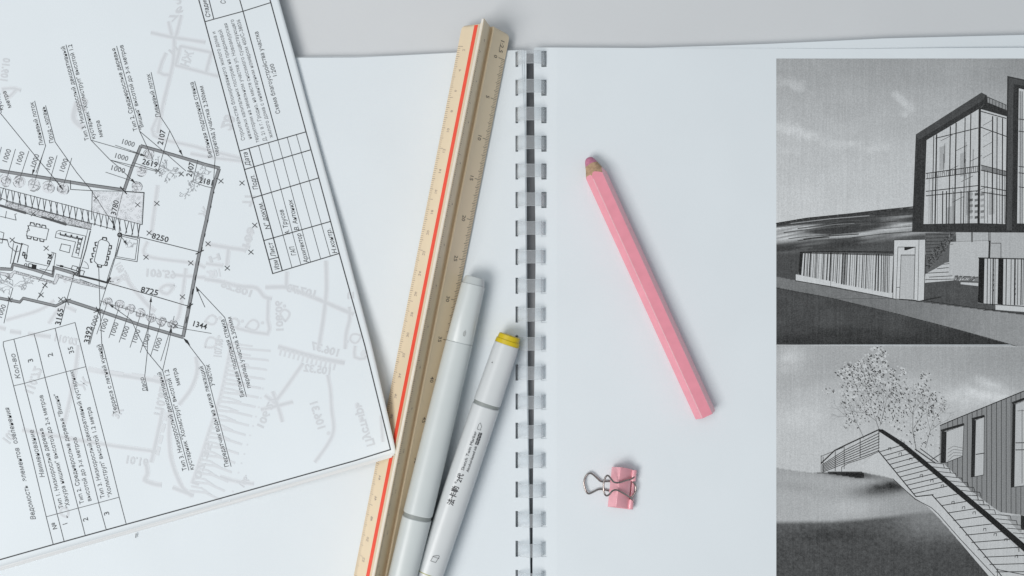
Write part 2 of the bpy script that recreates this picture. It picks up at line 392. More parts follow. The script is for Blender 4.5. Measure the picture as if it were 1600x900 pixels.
def pic1(X, Y):
    T = ni(Y, [(91, 152), (150, 163), (230, 178), (320, 188), (400, 193)]) + 10 * (vnoise(X, Y, 60, 25, 4, 1) - .5)
    T = T - 12 * sm(1480, 1600, X) * sm(200, 100, Y)
    n = vnoise(X, Y, 14, 9, 3, 9) - .5
    cl = 0
    for cx, cy, rx, ry, ro, a in ((1226, 128, 30, 9, 6, 1), (1250, 138, 18, 6, 22, .9), (1224, 200, 34, 11, 8, .8), (1262, 210, 26, 7, 14, .7), (1300, 222, 50, 10, 6, .45), (1403, 152, 12, 6, 40, 1), (1416, 166, 15, 8, 40, .9), (1412, 178, 9, 5, 10, .6), (1360, 230, 60, 10, 3, .4), (1230, 238, 40, 10, 0, .35)):
        cl = cl + a * blob(X, Y, cx, cy, rx, ry, ro)
    T = T + 17 * sm(.10, 1.15, cl + 1.2 * n) * sm(.03, .3, cl)
    # dunes
    hl = ni(X, [(1213, 349), (1260, 341), (1330, 334), (1380, 328), (1440, 323), (2000, 318)])
    k = vnoise(X, (Y - hl) - .10 * (X - 1213) * .3, 120, 10, 3, 5)
    dn = 66 + 105 * sm(.45, .72, k) * (.55 + .9 * vnoise(X, (Y - hl) + .05 * (X - 1213), 60, 2.2, 2, 55)) * sm(88, 15, Y - hl + (X - 1213) * .02) + 10 * (vnoise(X, Y, 20, 6, 2, 6) - .5)
    dn = np.where(Y - hl < 3, 60, dn)
    dn = dn + 30 * np.clip(blob(X, Y, 1370, 362, 50, 5, -10) + blob(X, Y, 1240, 375, 40, 6, -8) + blob(X, Y, 1400, 338, 40, 3, -6), 0, 1.5)
    T = np.where(Y > hl, dn, T)
    dk = sm(0, 14, Y - ni(X, [(1213, 386), (1300, 385), (1400, 368), (1440, 360)])); T = np.where(Y > hl, T * (1 - dk) + (84 - 8 * sm(1300, 1230, X)) * dk, T)
    # pavement and road
    pv = ni(X, [(1213, 432), (1243, 438), (1320, 453), (1400, 467), (1600, 492), (2000, 535)])
    rd = ni(X, [(1213, 449), (1300, 466), (1400, 490), (1500, 516), (1589, 541), (1700, 570)])
    T = np.where(Y > pv, 112 + 30 * sm(1350, 1600, X) + 8 * (vnoise(X, Y, 8, 8, 2, 8) - .5), T)
    T = np.where((Y > rd), 74 - 14 * sm(500, 540, Y) + 22 * (vnoise(X, Y, 50, 14, 3, 4) - .5), T)
    # court behind the gate
    court = (X > 1443) & (Y > ni(X, [(1443, 441), (1490, 438), (1530, 440), (1600, 445)])) & (Y <= ni(X, [(1443, 472), (1600, 490), (2000, 530)]))
    T = np.where(court, 82 + 10 * (vnoise(X, Y, 10, 5, 2, 11) - .5), T)
    return T
def pic2(X, Y):
    T = 158 + 22 * sm(560, 700, Y) + 8 * (vnoise(X, Y, 50, 22, 4, 21) - .5) - 10 * sm(1450, 1600, X) * sm(620, 560, Y)
    n = vnoise(X, Y, 16, 10, 3, 29) - .5
    for cx, cy, rx, ry, ro, a in ((1235, 555, 24, 14, -10, 16), (1228, 570, 26, 16, 0, 12), (1536, 592, 14, 5, 10, 26), (1550, 601, 20, 6, 12, 22), (1545, 615, 50, 13, 8, 24), (1500, 625, 60, 16, 0, 20), (1420, 598, 30, 12, 0, 14), (1240, 650, 40, 20, 0, 10), (1290, 620, 60, 40, 0, 8)):
        T = T + a * np.clip(blob(X, Y, cx, cy, rx, ry, ro) * (1 + 1.2 * n), 0, 1)
    hl = ni(X, [(1213, 731), (1240, 735), (1270, 739), (1300, 737), (1340, 736), (1392, 747), (1418, 765), (1432, 780), (1450, 790), (1600, 960)])
    gd = 162 - 8 * sm(760, 731, Y) + 8 * (vnoise(X, Y, 60, 16, 3, 31) - .5)
    gd = gd + 10 * np.clip(blob(X, Y, 1350, 792, 70, 14, -4), 0, 1) - 12 * np.clip(blob(X, Y, 1240, 760, 40, 8, 6), 0, 1)
    gd = gd - 62 * np.clip(blob(X, Y, 1385, 761, 26, 8, -4) * (.6 + vnoise(X, Y, 9, 5, 2, 47)), 0, 1) - 40 * np.clip(blob(X, Y, 1362, 768, 40, 10, -4), 0, 1) - 14 * sm(1330, 1400, X) * sm(745, 775, Y)
    gd = gd - 70 * sm(5, 0, Y - ni(X, [(1213, 760), (1268, 739), (1300, 737.5), (1340, 742), (1600, 830)]))*0
    lo = ni(X, [(1213, 814), (1300, 813), (1350, 809), (1400, 804), (1440, 798), (1600, 790)])
    m = sm(-2, 7, Y - lo); m = m * (1 - .45 * sm(1380, 1450, X) * sm(860, 800, Y))
    dark = 88 - 12 * sm(820, 860, Y) + 26 * (vnoise(X, Y, 4, 3, 3, 35) - .5) + 14 * sm(1360, 1460, X) * sm(880, 820, Y) - 18 * np.clip(blob(X, Y, 1300, 835, 60, 10), 0, 1)
    gd = gd * (1 - m) + dark * m
    gd = np.where((X < 1350) & (Y < hl + 12) & (Y < ni(X, [(1266, 738), (1300, 741), (1345, 748)])) & (X > 1266), 95, gd)
    gd = gd - 60 * np.clip(blob(X, Y, 1335, 742, 46, 5, 4) * (.7 + .8 * vnoise(X, Y, 12, 5, 2, 41)), 0, 1)
    gd = gd - 40 * np.clip(blob(X, Y, 1400, 758, 18, 7, 20) * (.5 + vnoise(X, Y, 10, 6, 2, 43)), 0, 1)
    return np.where(Y > hl, gd, T)
pa = Print(hR); pa.dk = 8; tone_grid(pa, 1213, 91.5, 538.5, pic1)
Lw = lambda p, w=1.0, t=50, l=3: pa.line(p, w, t, l)
# dune strokes
for i in range(26):
    y = 336 + random.random() * 46; x = 1214 + random.random() * 150; L = 40 + random.random() * 110
    x2 = min(x + L, 1424 + 2 * random.random()); y -= (x - 1213) * .05
    sl = -.11 + .02 * random.random(); 
    if y < itp(x, [(1213, 351), (1330, 337), (1440, 326)]): continue
    Lw([(x, y), ((x + x2) / 2, y + sl * (x2 - x) / 2 - 1.2), (x2, y + sl * (x2 - x))], .5 + random.random() * 1.1, random.choice((60, 66, 74, 84, 140)), 1)
Lw([(1213, 349), (1260, 341), (1330, 334), (1380, 328), (1430, 323)], 1.6, 55)
# house one: glass, frame
pa.poly([(1447, 219), (1530, 169), (1573, 182), (1571, 352), (1528, 349), (1443, 350)], 186, 1)
for x0, y0 in ((1468, 230), (1500, 240), (1545, 300), (1478, 325), (1510, 300)):
    pa.poly([(x0, y0), (x0 + 9, y0 - 3), (x0 + 9, y0 + 34), (x0, y0 + 36)], 160, 1.5)
pa.poly([(1431, 210), (1533.6, 144.6), (1542, 149), (1541, 160), (1531, 169.5), (1447.8, 219), (1443, 350), (1528, 348.6), (1570, 350), (1600, 349), (1600, 363), (1425, 362.5)], 62, 2)
pa.poly([(1431, 210), (1533.6, 144.6), (1541, 149), (1534, 158), (1438, 217), (1434, 216)], 78, 2.5)
pa.poly([(1541, 150), (1573, 164), (1573, 182), (1531, 170), (1541, 160)], 60, 2)
pa.poly([(1543, 152), (1573, 165), (1573, 172), (1543, 160)], 135, 2.6)
for i in range(6): Lw([(1546 + i * 5, 153 + i * 2.2), (1546 + i * 5, 161 + i * 2.2)], .8, 70)
def lerpx(a, b, t): return a + (b - a) * t
topy = lambda x: itp(x, [(1447.8, 219), (1531, 169.5)])
for xt, w in ((1459, 1.2), (1463.5, 2), (1485, 1.6), (1494, 1.8), (1508, 1.4), (1517, 1.4)):
    xb = lerpx(xt, 1443, .03) ; Lw([(xt, topy(xt) + 1), (xt - 2.5, 349)], w, 52)
for i in range(14):
    x = 1450 + random.random() * 74; y = random.uniform(topy(x) + 20, 300); Lw([(x, y), (x - .5, 349 if y > 270 else y + 30)], .7, random.choice((70, 110, 120)))
for x in (1455, 1473, 1479, 1490, 1502, 1513): Lw([(x, 299), (x - .5, 350)], random.choice((.8, 1.6)), 60)
for a, b in (((1447, 271), (1528, 259.6)), ((1447, 279.5), (1528, 268.5)), ((1447, 299), (1528, 290)), ((1447, 306), (1528, 298)), ((1462, 216), (1528, 200))): Lw([a, b], 1.3, 55)
for i in range(27):
    x = 1449 + i * 3; y = 271 - (x - 1447) * .141; Lw([(x, y), (x, y + 8.5)], .7, 80 if i % 3 else 55)
Lw([(1531, 169), (1529, 350)], 3.6, 55)
for y, y2 in ((199, 213), (174, 185), (258, 268), (266, 275), (291, 298), (300, 306)): Lw([(1533, y), (1572, y2)], 1.3, 55)
pa.poly([(1533.5, 259), (1572, 269), (1572, 275), (1533.5, 266)], 125, 2.2)
for x, w in ((1551, 1.8), (1558, 1.4), (1566.5, 1.6)): Lw([(x, 178 + (x - 1531) * .2), (x - .6, 350)], w, 52)
for x in (1538, 1543, 1562, 1570): Lw([(x, 266), (x, 348)], .8, 75)
for i in range(7):
    y = 180 + i * 16; x = 1470 + (i * 23) % 60; Lw([(x, y + 40), (x + 18, y + 31)], .8, 90)
for i in range(4): Lw([(1536, 196 + i * 17), (1550, 188 + i * 17)], .8, 110)
for i in range(5): # furniture seen through the glass
    for j in range(3): pa.poly([(1514 + j * 9, 302 + i * 9), (1520 + j * 9, 301 + i * 9), (1520 + j * 9, 305 + i * 9), (1514 + j * 9, 306 + i * 9)], random.choice((90, 120, 150)), 2)
pa.poly([(1574, 118.6), (1700, 146), (1700, 164), (1592, 138), (1589, 362), (1570.5, 362), (1573, 180)], 60, 3)
pa.poly([(1576, 121), (1600, 126), (1600, 134), (1584, 131), (1581, 360), (1573, 360)], 80, 3.5)
pa.poly([(1592, 138), (1700, 164), (1700, 352), (1589, 349)], 186, 2)
for x in (1594, 1597, 1603, 1615, 1622, 1640): Lw([(x, 142 + (x - 1592) * .24), (x, 350)], 1.2, 55)
for y in (186, 205, 260, 270, 292): Lw([(1592, y), (1690, y + 12)], 1.2, 60)
pa.poly([(1589, 350), (1700, 352), (1700, 366), (1589, 363)], 60, 3)
# ground floor right: walls, steps, bush
pa.poly([(1446, 364), (1494, 362), (1484, 378), (1482, 413), (1447, 428)], 96, 2)
pa.poly([(1460, 363), (1492, 362), (1486, 371), (1470, 384), (1446, 398), (1446, 372)], 178, 2.3)
for i in range(7): y = 366 + i * 5.2; Lw([(1447, y + 1), (1490 - i * 5.5, y)], 1, 60)
for i in range(130):
    t_ = random.random(); x = 1448 + 38 * t_; y = 415 - 42 * t_ + random.uniform(-9, 9); a = random.uniform(0, 6.28)
    Lw([(x, y), (x + 4 * math.cos(a), y - abs(4 * math.sin(a)))], .7, random.choice((45, 55, 120)), 4)
pa.poly([(1446, 428), (1463, 419), (1476, 411), (1490, 408), (1492, 430), (1490, 438), (1444, 442)], 182, 2.4)
for a, b in (((1446, 427), (1482, 425)), ((1452, 433), (1488, 431)), ((1446, 437), (1490, 436)), ((1464, 420), (1482, 418)), ((1472, 413), (1483, 412))): Lw([a, b], 1, 55)
pa.poly([(1494, 363), (1700, 364), (1700, 420), (1545, 410), (1543, 378), (1494, 378)], 168, 2.1)
for x in (1518, 1519.5, 1545, 1547): Lw([(x, 363), (x, 378)], 1, 60)
pa.poly([(1484, 378), (1545, 376), (1543, 433), (1482, 430)], 176, 2.6); Lw([(1484, 378), (1545, 376), (1543, 433), (1482, 430), (1484, 378)], .8, 60)
for i in range(22): x = 1487 + i * 2.6; Lw([(x, 379), (x - .8, 430)], .5, 160)
pa.poly([(1545, 376), (1548, 376), (1547, 404), (1544, 404)], 60, 3); Lw([(1549, 380), (1564, 380), (1564, 403)], .9, 60)
pa.poly([(1490, 432), (1529, 434), (1529, 440), (1491, 438)], 120, 2.6)
for i in range(24): x = 1492 + random.random() * 34; y = 432 + random.random() * 7; Lw([(x, y), (x + 2, y - 2)], .8, random.choice((50, 190)), 4)
pa.poly([(1501, 441), (1529, 442), (1529, 447), (1501, 444)], 185, 3)
# left fence
pa.poly([(1252, 394), (1396, 398), (1393, 458), (1247, 430)], 184, 2)
pa.poly([(1250, 393.5), (1255, 394), (1252, 430), (1247.5, 429)], 50, 3)
Lw([(1250, 394), (1320, 393), (1395, 394)], 1.6, 50); Lw([(1253, 395), (1395, 399)], 1.4, 50)
x = 1258
random.seed(12)
while x < 1394:
    w = random.choice((.6, .7, 1.3, 2.0)); yb = 430 + (x - 1247) * .193
    Lw([(x, 394 + (x - 1252) * .03), (x - (1 if x > 1370 else 2.2), yb)], w, random.choice((45, 55, 65, 75))); x += random.choice((1.8, 2.4, 3.4, 4.6))
pa.poly([(1243, 428.5), (1250, 430), (1395, 457.5), (1401, 458), (1400, 467), (1243, 438)], 190, 3.4)
Lw([(1243, 428.5), (1243, 438)], .8, 70, 4); Lw([(1298, 440), (1298, 447)], .7, 80, 4); Lw([(1243, 438.5), (1300, 448), (1400, 467.5)], 1.1, 55, 4)
# gate pillar
pa.poly([(1397, 375), (1446, 374), (1444, 469), (1436, 470), (1395, 466)], 190, 4)
Lw([(1397, 375), (1446, 374), (1444, 469)], .9, 60, 5); Lw([(1397, 375), (1395, 466)], .9, 60, 5); Lw([(1436, 374.5), (1434, 469)], .8, 80, 5)
Lw([(1403, 386), (1430, 386), (1428, 467)], .9, 60, 5); Lw([(1403, 386), (1400, 466)], .8, 80, 5)
pa.poly([(1408, 398.5), (1429.5, 398.5), (1427.5, 467.5), (1405.5, 466)], 174, 4.5)
Lw([(1408, 398.5), (1429.5, 398.5)], 1.2, 60, 5); Lw([(1408, 398.5), (1405.5, 466)], .8, 70, 5)
pa.poly([(1413, 386.5), (1430, 386.5), (1416, 391), (1413, 391)], 45, 5); Lw([(1401, 449), (1406, 449)], .8, 70, 5)
Lw([(1405, 467.5), (1428, 469), (1436, 471), (1444, 469), (1470, 464)], 1.6, 55, 4)
Lw([(1300, 467), (1400, 466)], .5, 80, 1)
# right fence
pa.poly([(1529, 403), (1700, 407), (1700, 484), (1528, 473.5)], 182, 4)
pa.poly([(1529.5, 402.5), (1538.5, 402.5), (1537, 474), (1528, 473)], 42, 5); pa.poly([(1560, 403), (1568, 403), (1567, 476), (1558.5, 475)], 42, 5)
Lw([(1529, 403), (1700, 407)], 1.6, 45, 5)
for x, w in ((1543, 1.2), (1548, 1), (1552, 2), (1555, 1), (1572.5, 1.4), (1580, 1.0), (1586, 2.2), (1590.5, 1), (1596, 1.6), (1599, 1), (1606, 1.5), (1614, 2), (1622, 1.2)): Lw([(x, 404), (x - .8, 476)], w, 55, 5)
for y in (420, 428, 436, 444, 452): pa.poly([(1551, y), (1553, y), (1553, y + 3), (1551, y + 3)], 40, 6); pa.poly([(1585, y + 6), (1587, y + 6), (1587, y + 9), (1585, y + 9)], 40, 6)
pa.poly([(1555.5, 476.5), (1700, 486), (1700, 495), (1555.5, 484)], 190, 5)
Lw([(1444, 470), (1545, 484), (1600, 491), (1690, 503)], 1, 60, 3); Lw([(1537, 485), (1556, 483)], .9, 60, 3)
Lw([(1213, 450), (1300, 466), (1400, 490), (1500, 516), (1589, 541)], .8, 60, 2)
pa.poly([(1591, 541.5), (1700, 541.5), (1700, 538), (1580, 538)], 140, 2)
o = pa.build('printed_picture', M['toner'], rleaf); o['label'] = 'grey printed picture of glass fronted houses behind a slatted fence'
# ---- picture two
pa = Print(hR); pa.dk = 8; tone_grid(pa, 1213, 539.5, 985, pic2)
pa.line([(1213, 539), (1400, 540.5), (1600, 541.5)], 1.2, 175, 2)
random.seed(5)
crown = [(1372, 553, 16, 12), (1366, 568, 24, 16), (1350, 580, 26, 18), (1328, 575, 14, 10), (1316, 582, 12, 10), (1296, 610, 11, 5), (1340, 605, 28, 22), (1375, 598, 28, 24), (1402, 580, 14, 8), (1405, 605, 18, 18), (1345, 640, 26, 24), (1380, 635, 30, 26), (1445, 590, 10, 10), (1438, 608, 14, 10), (1440, 630, 24, 24), (1462, 630, 16, 18), (1448, 660, 22, 22), (1415, 655, 24, 26), (1425, 690, 22, 12), (1465, 690, 12, 10), (1330, 660, 14, 14), (1322, 625, 12, 10)]
for cx, cy, rx, ry in crown:
    n = int(rx * ry / 6)
    for i in range(n):
        a = random.uniform(0, 6.28); r = math.sqrt(random.random()); x = cx + rx * 1.05 * r * math.cos(a); y = cy + ry * 1.05 * r * math.sin(a)
        rr = random.uniform(1.2, 2.6); pa.poly([(x + rr * math.cos(k * 1.05 + a), y + rr * random.uniform(.6, 1.1) * math.sin(k * 1.05 + a)) for k in range(6)], random.choice((176, 182, 188)), 1 + random.random())
def branch(x, y, a, L, d, w):
    if d == 0 or L < 3: return
    x2 = x + L * math.cos(a); y2 = y + L * math.sin(a)
    pa.line([(x, y), (x2, y2)], w * .8, 105 + 12 * (5 - d), 4)
    for da in (-.5, .1, .6): 
        if random.random() < .85: branch(x2, y2, a + da + random.uniform(-.2, .2), L * random.uniform(.55, .8), d - 1, w * .75)
branch(1432, 705, -1.75, 34, 5, 1.3); branch(1380, 690, -1.9, 34, 5, 1.0); branch(1375, 665, -1.3, 26, 5, .9); branch(1350, 685, -2.0, 26, 5, .8); branch(1446, 700, -1.3, 28, 5, 1.0)
for cx, cy, rx, ry in crown:
    dens = .85 if cy < 640 else .5
    for i in range(int(rx * ry / 7 * dens)):
        a = random.uniform(0, 6.28); r = math.sqrt(random.random()); x = cx + rx * r * math.cos(a); y = cy + ry * r * math.sin(a)
        L = random.uniform(.8, 2.6); b = random.uniform(.2, 1.5); w = random.uniform(.6, 1.5)
        pa.line([(x, y), (x + L * math.cos(b), y + L * math.sin(b))], w, random.choice((48, 60, 80, 105)), 5)
# building
pa.poly([(1469, 665), (1490, 656), (1600, 611), (1700, 571), (1700, 830), (1600, 805), (1563, 800), (1548, 790), (1515, 765), (1486, 735), (1475, 724), (1468, 723)], 128, 6)
x = 1481
while x < 1690:
    yt = 665 - (x - 1469) * .412; yb = itp(x, [(1475, 724), (1486, 735), (1515, 765), (1548, 790), (1563, 800), (1600, 805), (1700, 830)])
    pa.line([(x, yt), (x, yb)], .9, 55, 7); x += 7.6
pa.line([(1469, 665), (1490, 656), (1600, 611), (1690, 575)], 1.3, 50, 7)
def win(q, frame_l, mull):
    pa.poly(q, 176, 8); (x0, y0), (x1, y1), (x2, y2), (x3, y3) = q
    pa.poly([(x0 - frame_l, y0 - 2), (x0, y0), (x3, y3), (x3 - frame_l, y3 + 1)], 50, 9)
    pa.line([(x0 - frame_l, y0 - 2), (x1, y1 - 2)], 3.6, 50, 9); pa.line([(x1, y1), (x2, y2)], .8, 60, 9); pa.line([(x3, y3), (x2, y2)], 1, 60, 9)
    for yy in mull: pa.line([(x0, yy + 1), (x1, yy - 1)], 1.3, 50, 9)
win([(1479, 675), (1506, 665), (1504, 713), (1478, 723)], 8, [])
for i in range(4): pa.line([(1481, 702 + i * 6), (1490, 697 + i * 5), (1504, 700 + i * 4)], .7, 110, 9)
win([(1525, 657), (1538, 652), (1537, 742), (1523, 745)], 6, [709])
win([(1587, 632), (1690, 592), (1690, 748), (1585, 761)], 5, [691, 702])
pa.line([(1597, 640), (1597, 755)], .9, 90, 9); pa.line([(1590, 642), (1700, 635)], .8, 90, 9)
# stairs to the right of the rail
pa.poly([(1446, 721), (1474, 724), (1486, 735), (1515, 765), (1533, 790), (1556, 795), (1561, 803), (1572, 806), (1582, 820), (1600, 838), (1700, 900), (1700, 930), (1600, 850), (1500, 770)], 180, 8)
for i in range(17):
    t_ = i / 16; a = mixp((1448, 722), (1592, 840), t_); b = (a[0] + 26 + 8 * t_, a[1] + 3)
    if 6 < i < 11: b = (a[0] + 16, a[1] + 1)
    pa.line([a, b, (b[0] + 1.5, b[1] + 6)], 1, 62, 9)
pa.poly([(1595, 805), (1700, 830), (1700, 860), (1595, 826)], 50, 9); pa.poly([(1574, 806), (1596, 806), (1596, 832), (1582, 822)], 150, 8.5)
# left rail, level part
for i in range(8):
    t_ = i / 7
    pa.line([(1283 + (2 if i else 0), 724 + t_ * 14), (1320, 700 + t_ * 24), (1374, 672 + t_ * 32)] if i else [(1283, 724), (1304, 704), (1320, 696), (1374, 671)], 1.8 if i == 0 else 1, 50, 7)
for x, a, b in ((1283, 712, 738), (1286, 714, 738), (1305, 703, 736), (1319, 697, 733), (1344, 686, 715), (1373, 672, 702)): pa.line([(x, a), (x, b)], .8, 60, 7)
pa.line([(1283, 713), (1318, 699)], .7, 70, 7); pa.line([(1315, 737), (1315, 730), (1325, 724), (1350, 716), (1373, 706)], .8, 60, 7)
# sloping rail panels
pa.poly([(1373, 704), (1375, 672), (1412, 702), (1540, 806), (1600, 868), (1700, 950), (1700, 1000), (1562, 900), (1456, 773), (1430, 776)], 182, 6.5)
pa.poly([(1372, 704), (1430, 776), (1456, 773), (1555, 890), (1590, 940), (1578, 950), (1545, 900), (1470, 812), (1452, 794), (1436, 782), (1428, 777), (1395, 748), (1352, 734), (1345, 728)], 184, 6.2)
pa.line([(1372, 704), (1431, 776), (1458, 773)], 1.6, 50, 8); pa.line([(1456, 773), (1500, 822), (1556, 888), (1590, 935)], 1.5, 50, 8)
pa.line([(1395, 748), (1430, 780), (1455, 793), (1466, 803), (1500, 842), (1556, 902), (1590, 945)], 1, 60, 8)
pa.line([(1559, 888), (1558, 910)], .9, 60, 8); pa.line([(1559, 890), (1600, 898), (1690, 905)], 1.1, 60, 8)
BE = [(675, 1375), (696, 1405), (717, 1430), (805, 1534), (863, 1600), (950, 1700)]
def slat(a, sl, w):
    x = a[0]
    while x < 1700 and itp(a[1] + sl * (x - a[0]), BE) > x: x += 1
    pa.line([a, (x, a[1] + sl * (x - a[0]))], w, 48, 8)
for i in range(11):
    t_ = (i + .3) / 11; slat(mixp((1373, 704), (1431, 776), t_), -.30 + .08 * t_, 1.15)
for i in range(14):
    t_ = (i + .4) / 14; slat(mixp((1458, 774), (1590, 935), t_), -.20 + .26 * t_, 1.2)
for i in range(14):
    x = 1388 + i * 16.5; y = 700 + i * 14 - 6 * (i % 3); pa.line([(x, y + 3), (x + .3, y), (x + 4, y - .5), (x + 4, y + 3.5)], .9, 60, 8.5)
pa.poly([(1374, 671), (1379, 671), (1412, 692), (1440, 715), (1540, 798), (1600, 849), (1700, 930), (1700, 942), (1600, 862), (1534, 804), (1430, 716), (1405, 695), (1373, 674)], 44, 10)
pa.line([(1430, 702), (1462, 724)], 1.4, 55, 9); pa.line([(1438, 701), (1466, 722)], 1.1, 60, 9); pa.line([(1456, 718), (1470, 709)], 1, 60, 9)
pa.line([(1592, 852), (1592, 862)], 1, 50, 10.5)
o = pa.build('printed_picture', M['toner'], rleaf); o['label'] = 'grey printed picture of a boarded house with outdoor stairs and a tree'

# ================================================================== PLAN SHEET STACK
CR = (618.5, 708.5); UL = (-.9600, .2745); 
def redge_sheet(b):   # right edge as it runs up from the corner (b px along)
    y = CR[1] - b * .968
    return (itp(y, [(-700, 262), (0, 436), (86, 460), (180, 485), (360, 534), (540, 581), (692, 616), (708.5, 619)]), y)
def hB(x, y):
    d = math.hypot(x - CR[0], (y - CR[1]) * .75)
    e = (x - itp(y, [(0, 436), (360, 534), (692, 616)]))   # negative inside
    lift = max(0, 1 - d / 430) ** 2 * .0088
    curl = .0007 * max(0, 1 + e / 170) ** 2 if e < 0 else .0007
    return ZP + .0006 + lift + curl
def sheet(name, off, dz, m, parent=None, hf=hB, dl=(0, 0)):
    NA, NB = 60, 70; vs = []; fs = []
    for j in range(NB + 1):
        b = 1315 * (j / NB) ** 1.15; ex, ey = redge_sheet(b)
        for i in range(NA + 1):
            a = 930 * (i / NA) ** 1.3
            x = ex + UL[0] * a + off[0]; y = ey + UL[1] * a + off[1] + dl[0] * math.sin(a / 130) + dl[1] * a / 900
            vs.append(P(x, y, hf(x, y) + dz))
    for j in range(NB):
        for i in range(NA):
            k = j * (NA + 1) + i; fs.append((k, k + NA + 1, k + NA + 2, k + 1))
    o = mesh(name, vs, fs, m, parent, True)
    md = o.modifiers.new('thickness', 'SOLIDIFY'); md.thickness = .00011; md.offset = -1
    return o
s1 = sheet('paper_sheet', (-6, 6), .0000, M['paper2'], dl=(.8, 4))
tag(s1, 'plain white sheet at the bottom of the pile, its edge peeping below the site plan', 'paper')
s2 = sheet('paper_sheet', (-2.5, 3), .0003, M['paper2'], dl=(-.6, 1))
tag(s2, 'white sheet directly beneath the site plan, a tiny dark mark on its edge', 'paper')
hP = lambda x, y: hB(x, y) + .0006
plan = empty('plan_sheet', P(300, 400, ZP), 'tilted printed site plan with Russian notes and tables, its corner resting on the ruler', 'drawing')
sheet('paper', (0, 0), .0006, M['paper'], plan)
pm = Print(lambda x, y: hB(x, y) + .0003, base=.00008); pm.line([(212.7, 834), (212, 840)], 1.6, 120)
pm.build('printed_mark', M['ink'], s2)

# ---- show-through print from the reverse
gp = Print(hP, seg=10, base=.00004)
def gl(pts, w=4.5, n=5):
    q = spline(pts, n) if len(pts) > 2 else pts
    gp.line(q, w + 4.4, 203, 0); gp.line(q, w + 2, 197, .6); gp.line(q, w * .9, 190, 1)
def gt(s_, a, b, h, mirror=True):
    h *= 1.2; gp.text(s_, a, b, h, 199, 1.5, bold=.05, mirror=mirror); gp.text(s_, a, b, h, 190, 2, bold=.02, mirror=mirror)
gl([(236, 51), (268, 58), (320, 66)], 3.5); gl([(283, 24), (275, 55), (271, 62)], 3); gl([(263, 34), (268, 55)], 3)
gl([(272, 62), (271, 92), (266, 117), (254, 165), (246, 208)], 3.5); [gl([a_, b_], 3) for a_, b_ in (((282, 72), (330, 82)), ((330, 82), (322, 112)), ((340, 119), (274, 102)), ((274, 102), (282, 72)))]
gl([(259, 83), (248, 113), (266, 117)], 3, 2); gt('НЖ', (294, 106), (302, 82), 11, False); gt('Н', (262, 80), (272, 70), 8)
gt('28', (270, 0), (284, -14), 10); gt('76', (262, 28), (282, 8), 8)
gl([(246, 183), (240, 212), (300, 228), (322, 234), (374, 247)], 2.8, 3); gl([(298, 240), (330, 246), (380, 252)], 3)
gl([(3, 139), (20, 138), (32, 141)], 2.5); gl([(5, 141), (12, 152), (24, 141)], 2.5); gt('109.10', (0, 128), (5, 90), 9)
gt('28', (345, 200), (352, 178), 14); gt('77', (378, 318), (386, 300), 12); gt('Ж', (310, 335), (318, 322), 10)
gl([(120, 160), (115, 185), (130, 200)], 6); gt('38', (120, 175), (124, 152), 12)
gl([(246, 290), (242, 320), (238, 350), (236, 365)], 3.5)
gl([(230, 378), (229, 400), (300, 411), (320, 418)], 3); gt('109.59', (226, 420), (275, 424), -10, False)
gt('109.59', (186, 408), (202, 434), 9); gl([(196, 430), (204, 446), (232, 478), (242, 486)], 4)
gl([(172, 440), (180, 435), (188, 436), (180, 444), (172, 440)], 2.5, 4); gl([(272, 446), (258, 446), (250, 454), (262, 459), (272, 446)], 3, 4)
gl([(290, 420), (285, 460), (280, 490), (276, 500)], 3); gl([(275, 430), (320, 434)], 3)
gl([(322, 381), (356, 387), (378, 390), (384, 392)], 4, 3); gl([(357, 388), (354, 415)], 3.5); gl([(322, 412), (348, 415)], 3)
gt('109.', (388, 392), (400, 352), 10, False); gt('Н', (324, 402), (342, 396), 8); gt('108.', (345, 420), (322, 424), 10, False)
gl([(320, 436), (345, 440), (372, 447), (400, 450), (412, 463), (424, 467)], 4); gt('108.26', (394, 465), (344, 448), 9)
gl([(448, 425), (447, 449)], 3.5); gl([(415, 449), (447, 449), (470, 457), (507, 472), (530, 482), (552, 491)], 4.5)
gt('107.73', (494, 466), (447, 455), -10, False); gl([(509, 408), (510, 450), (506, 490), (500, 530), (497, 545)], 4)
gl([(546, 480), (546, 500), (541, 520), (539, 545)], 3.5); gt('5', (543, 468), (543, 455), 8)
gl([(419, 468), (418, 500), (418, 522), (370, 513)], 3, 2); gt('108.06', (432, 520), (430, 470), -9, False)
def drop(x, y, a, r=8):
    q = [(x + r * 1.4 * math.cos(a), y + r * 1.4 * math.sin(a))] + [(x + r * .9 * math.cos(a + d), y + r * .9 * math.sin(a + d)) for d in (.9, 1.9, 3.14, -1.9 + 6.28, -.9 + 6.28)]
    gp.line(spline(q + [q[0]], 3), 4.4, 203, 0); gp.line(spline(q + [q[0]], 3), 2.6, 192, 1); gp.disc(x - r * 1.6 * math.cos(a), y - r * 1.6 * math.sin(a), 2.6, 195, 1)
drop(445, 491, 1.5); drop(396, 508, 2.9, 9); drop(554, 529, -.4, 8); drop(331, 500, 2.9, 8); drop(366, 505, 2.9, 8); drop(330, 535, 2.5, 9); drop(100, 800, 1, 7)
gt('107.68', (345, 560), (348, 530), 10, False)
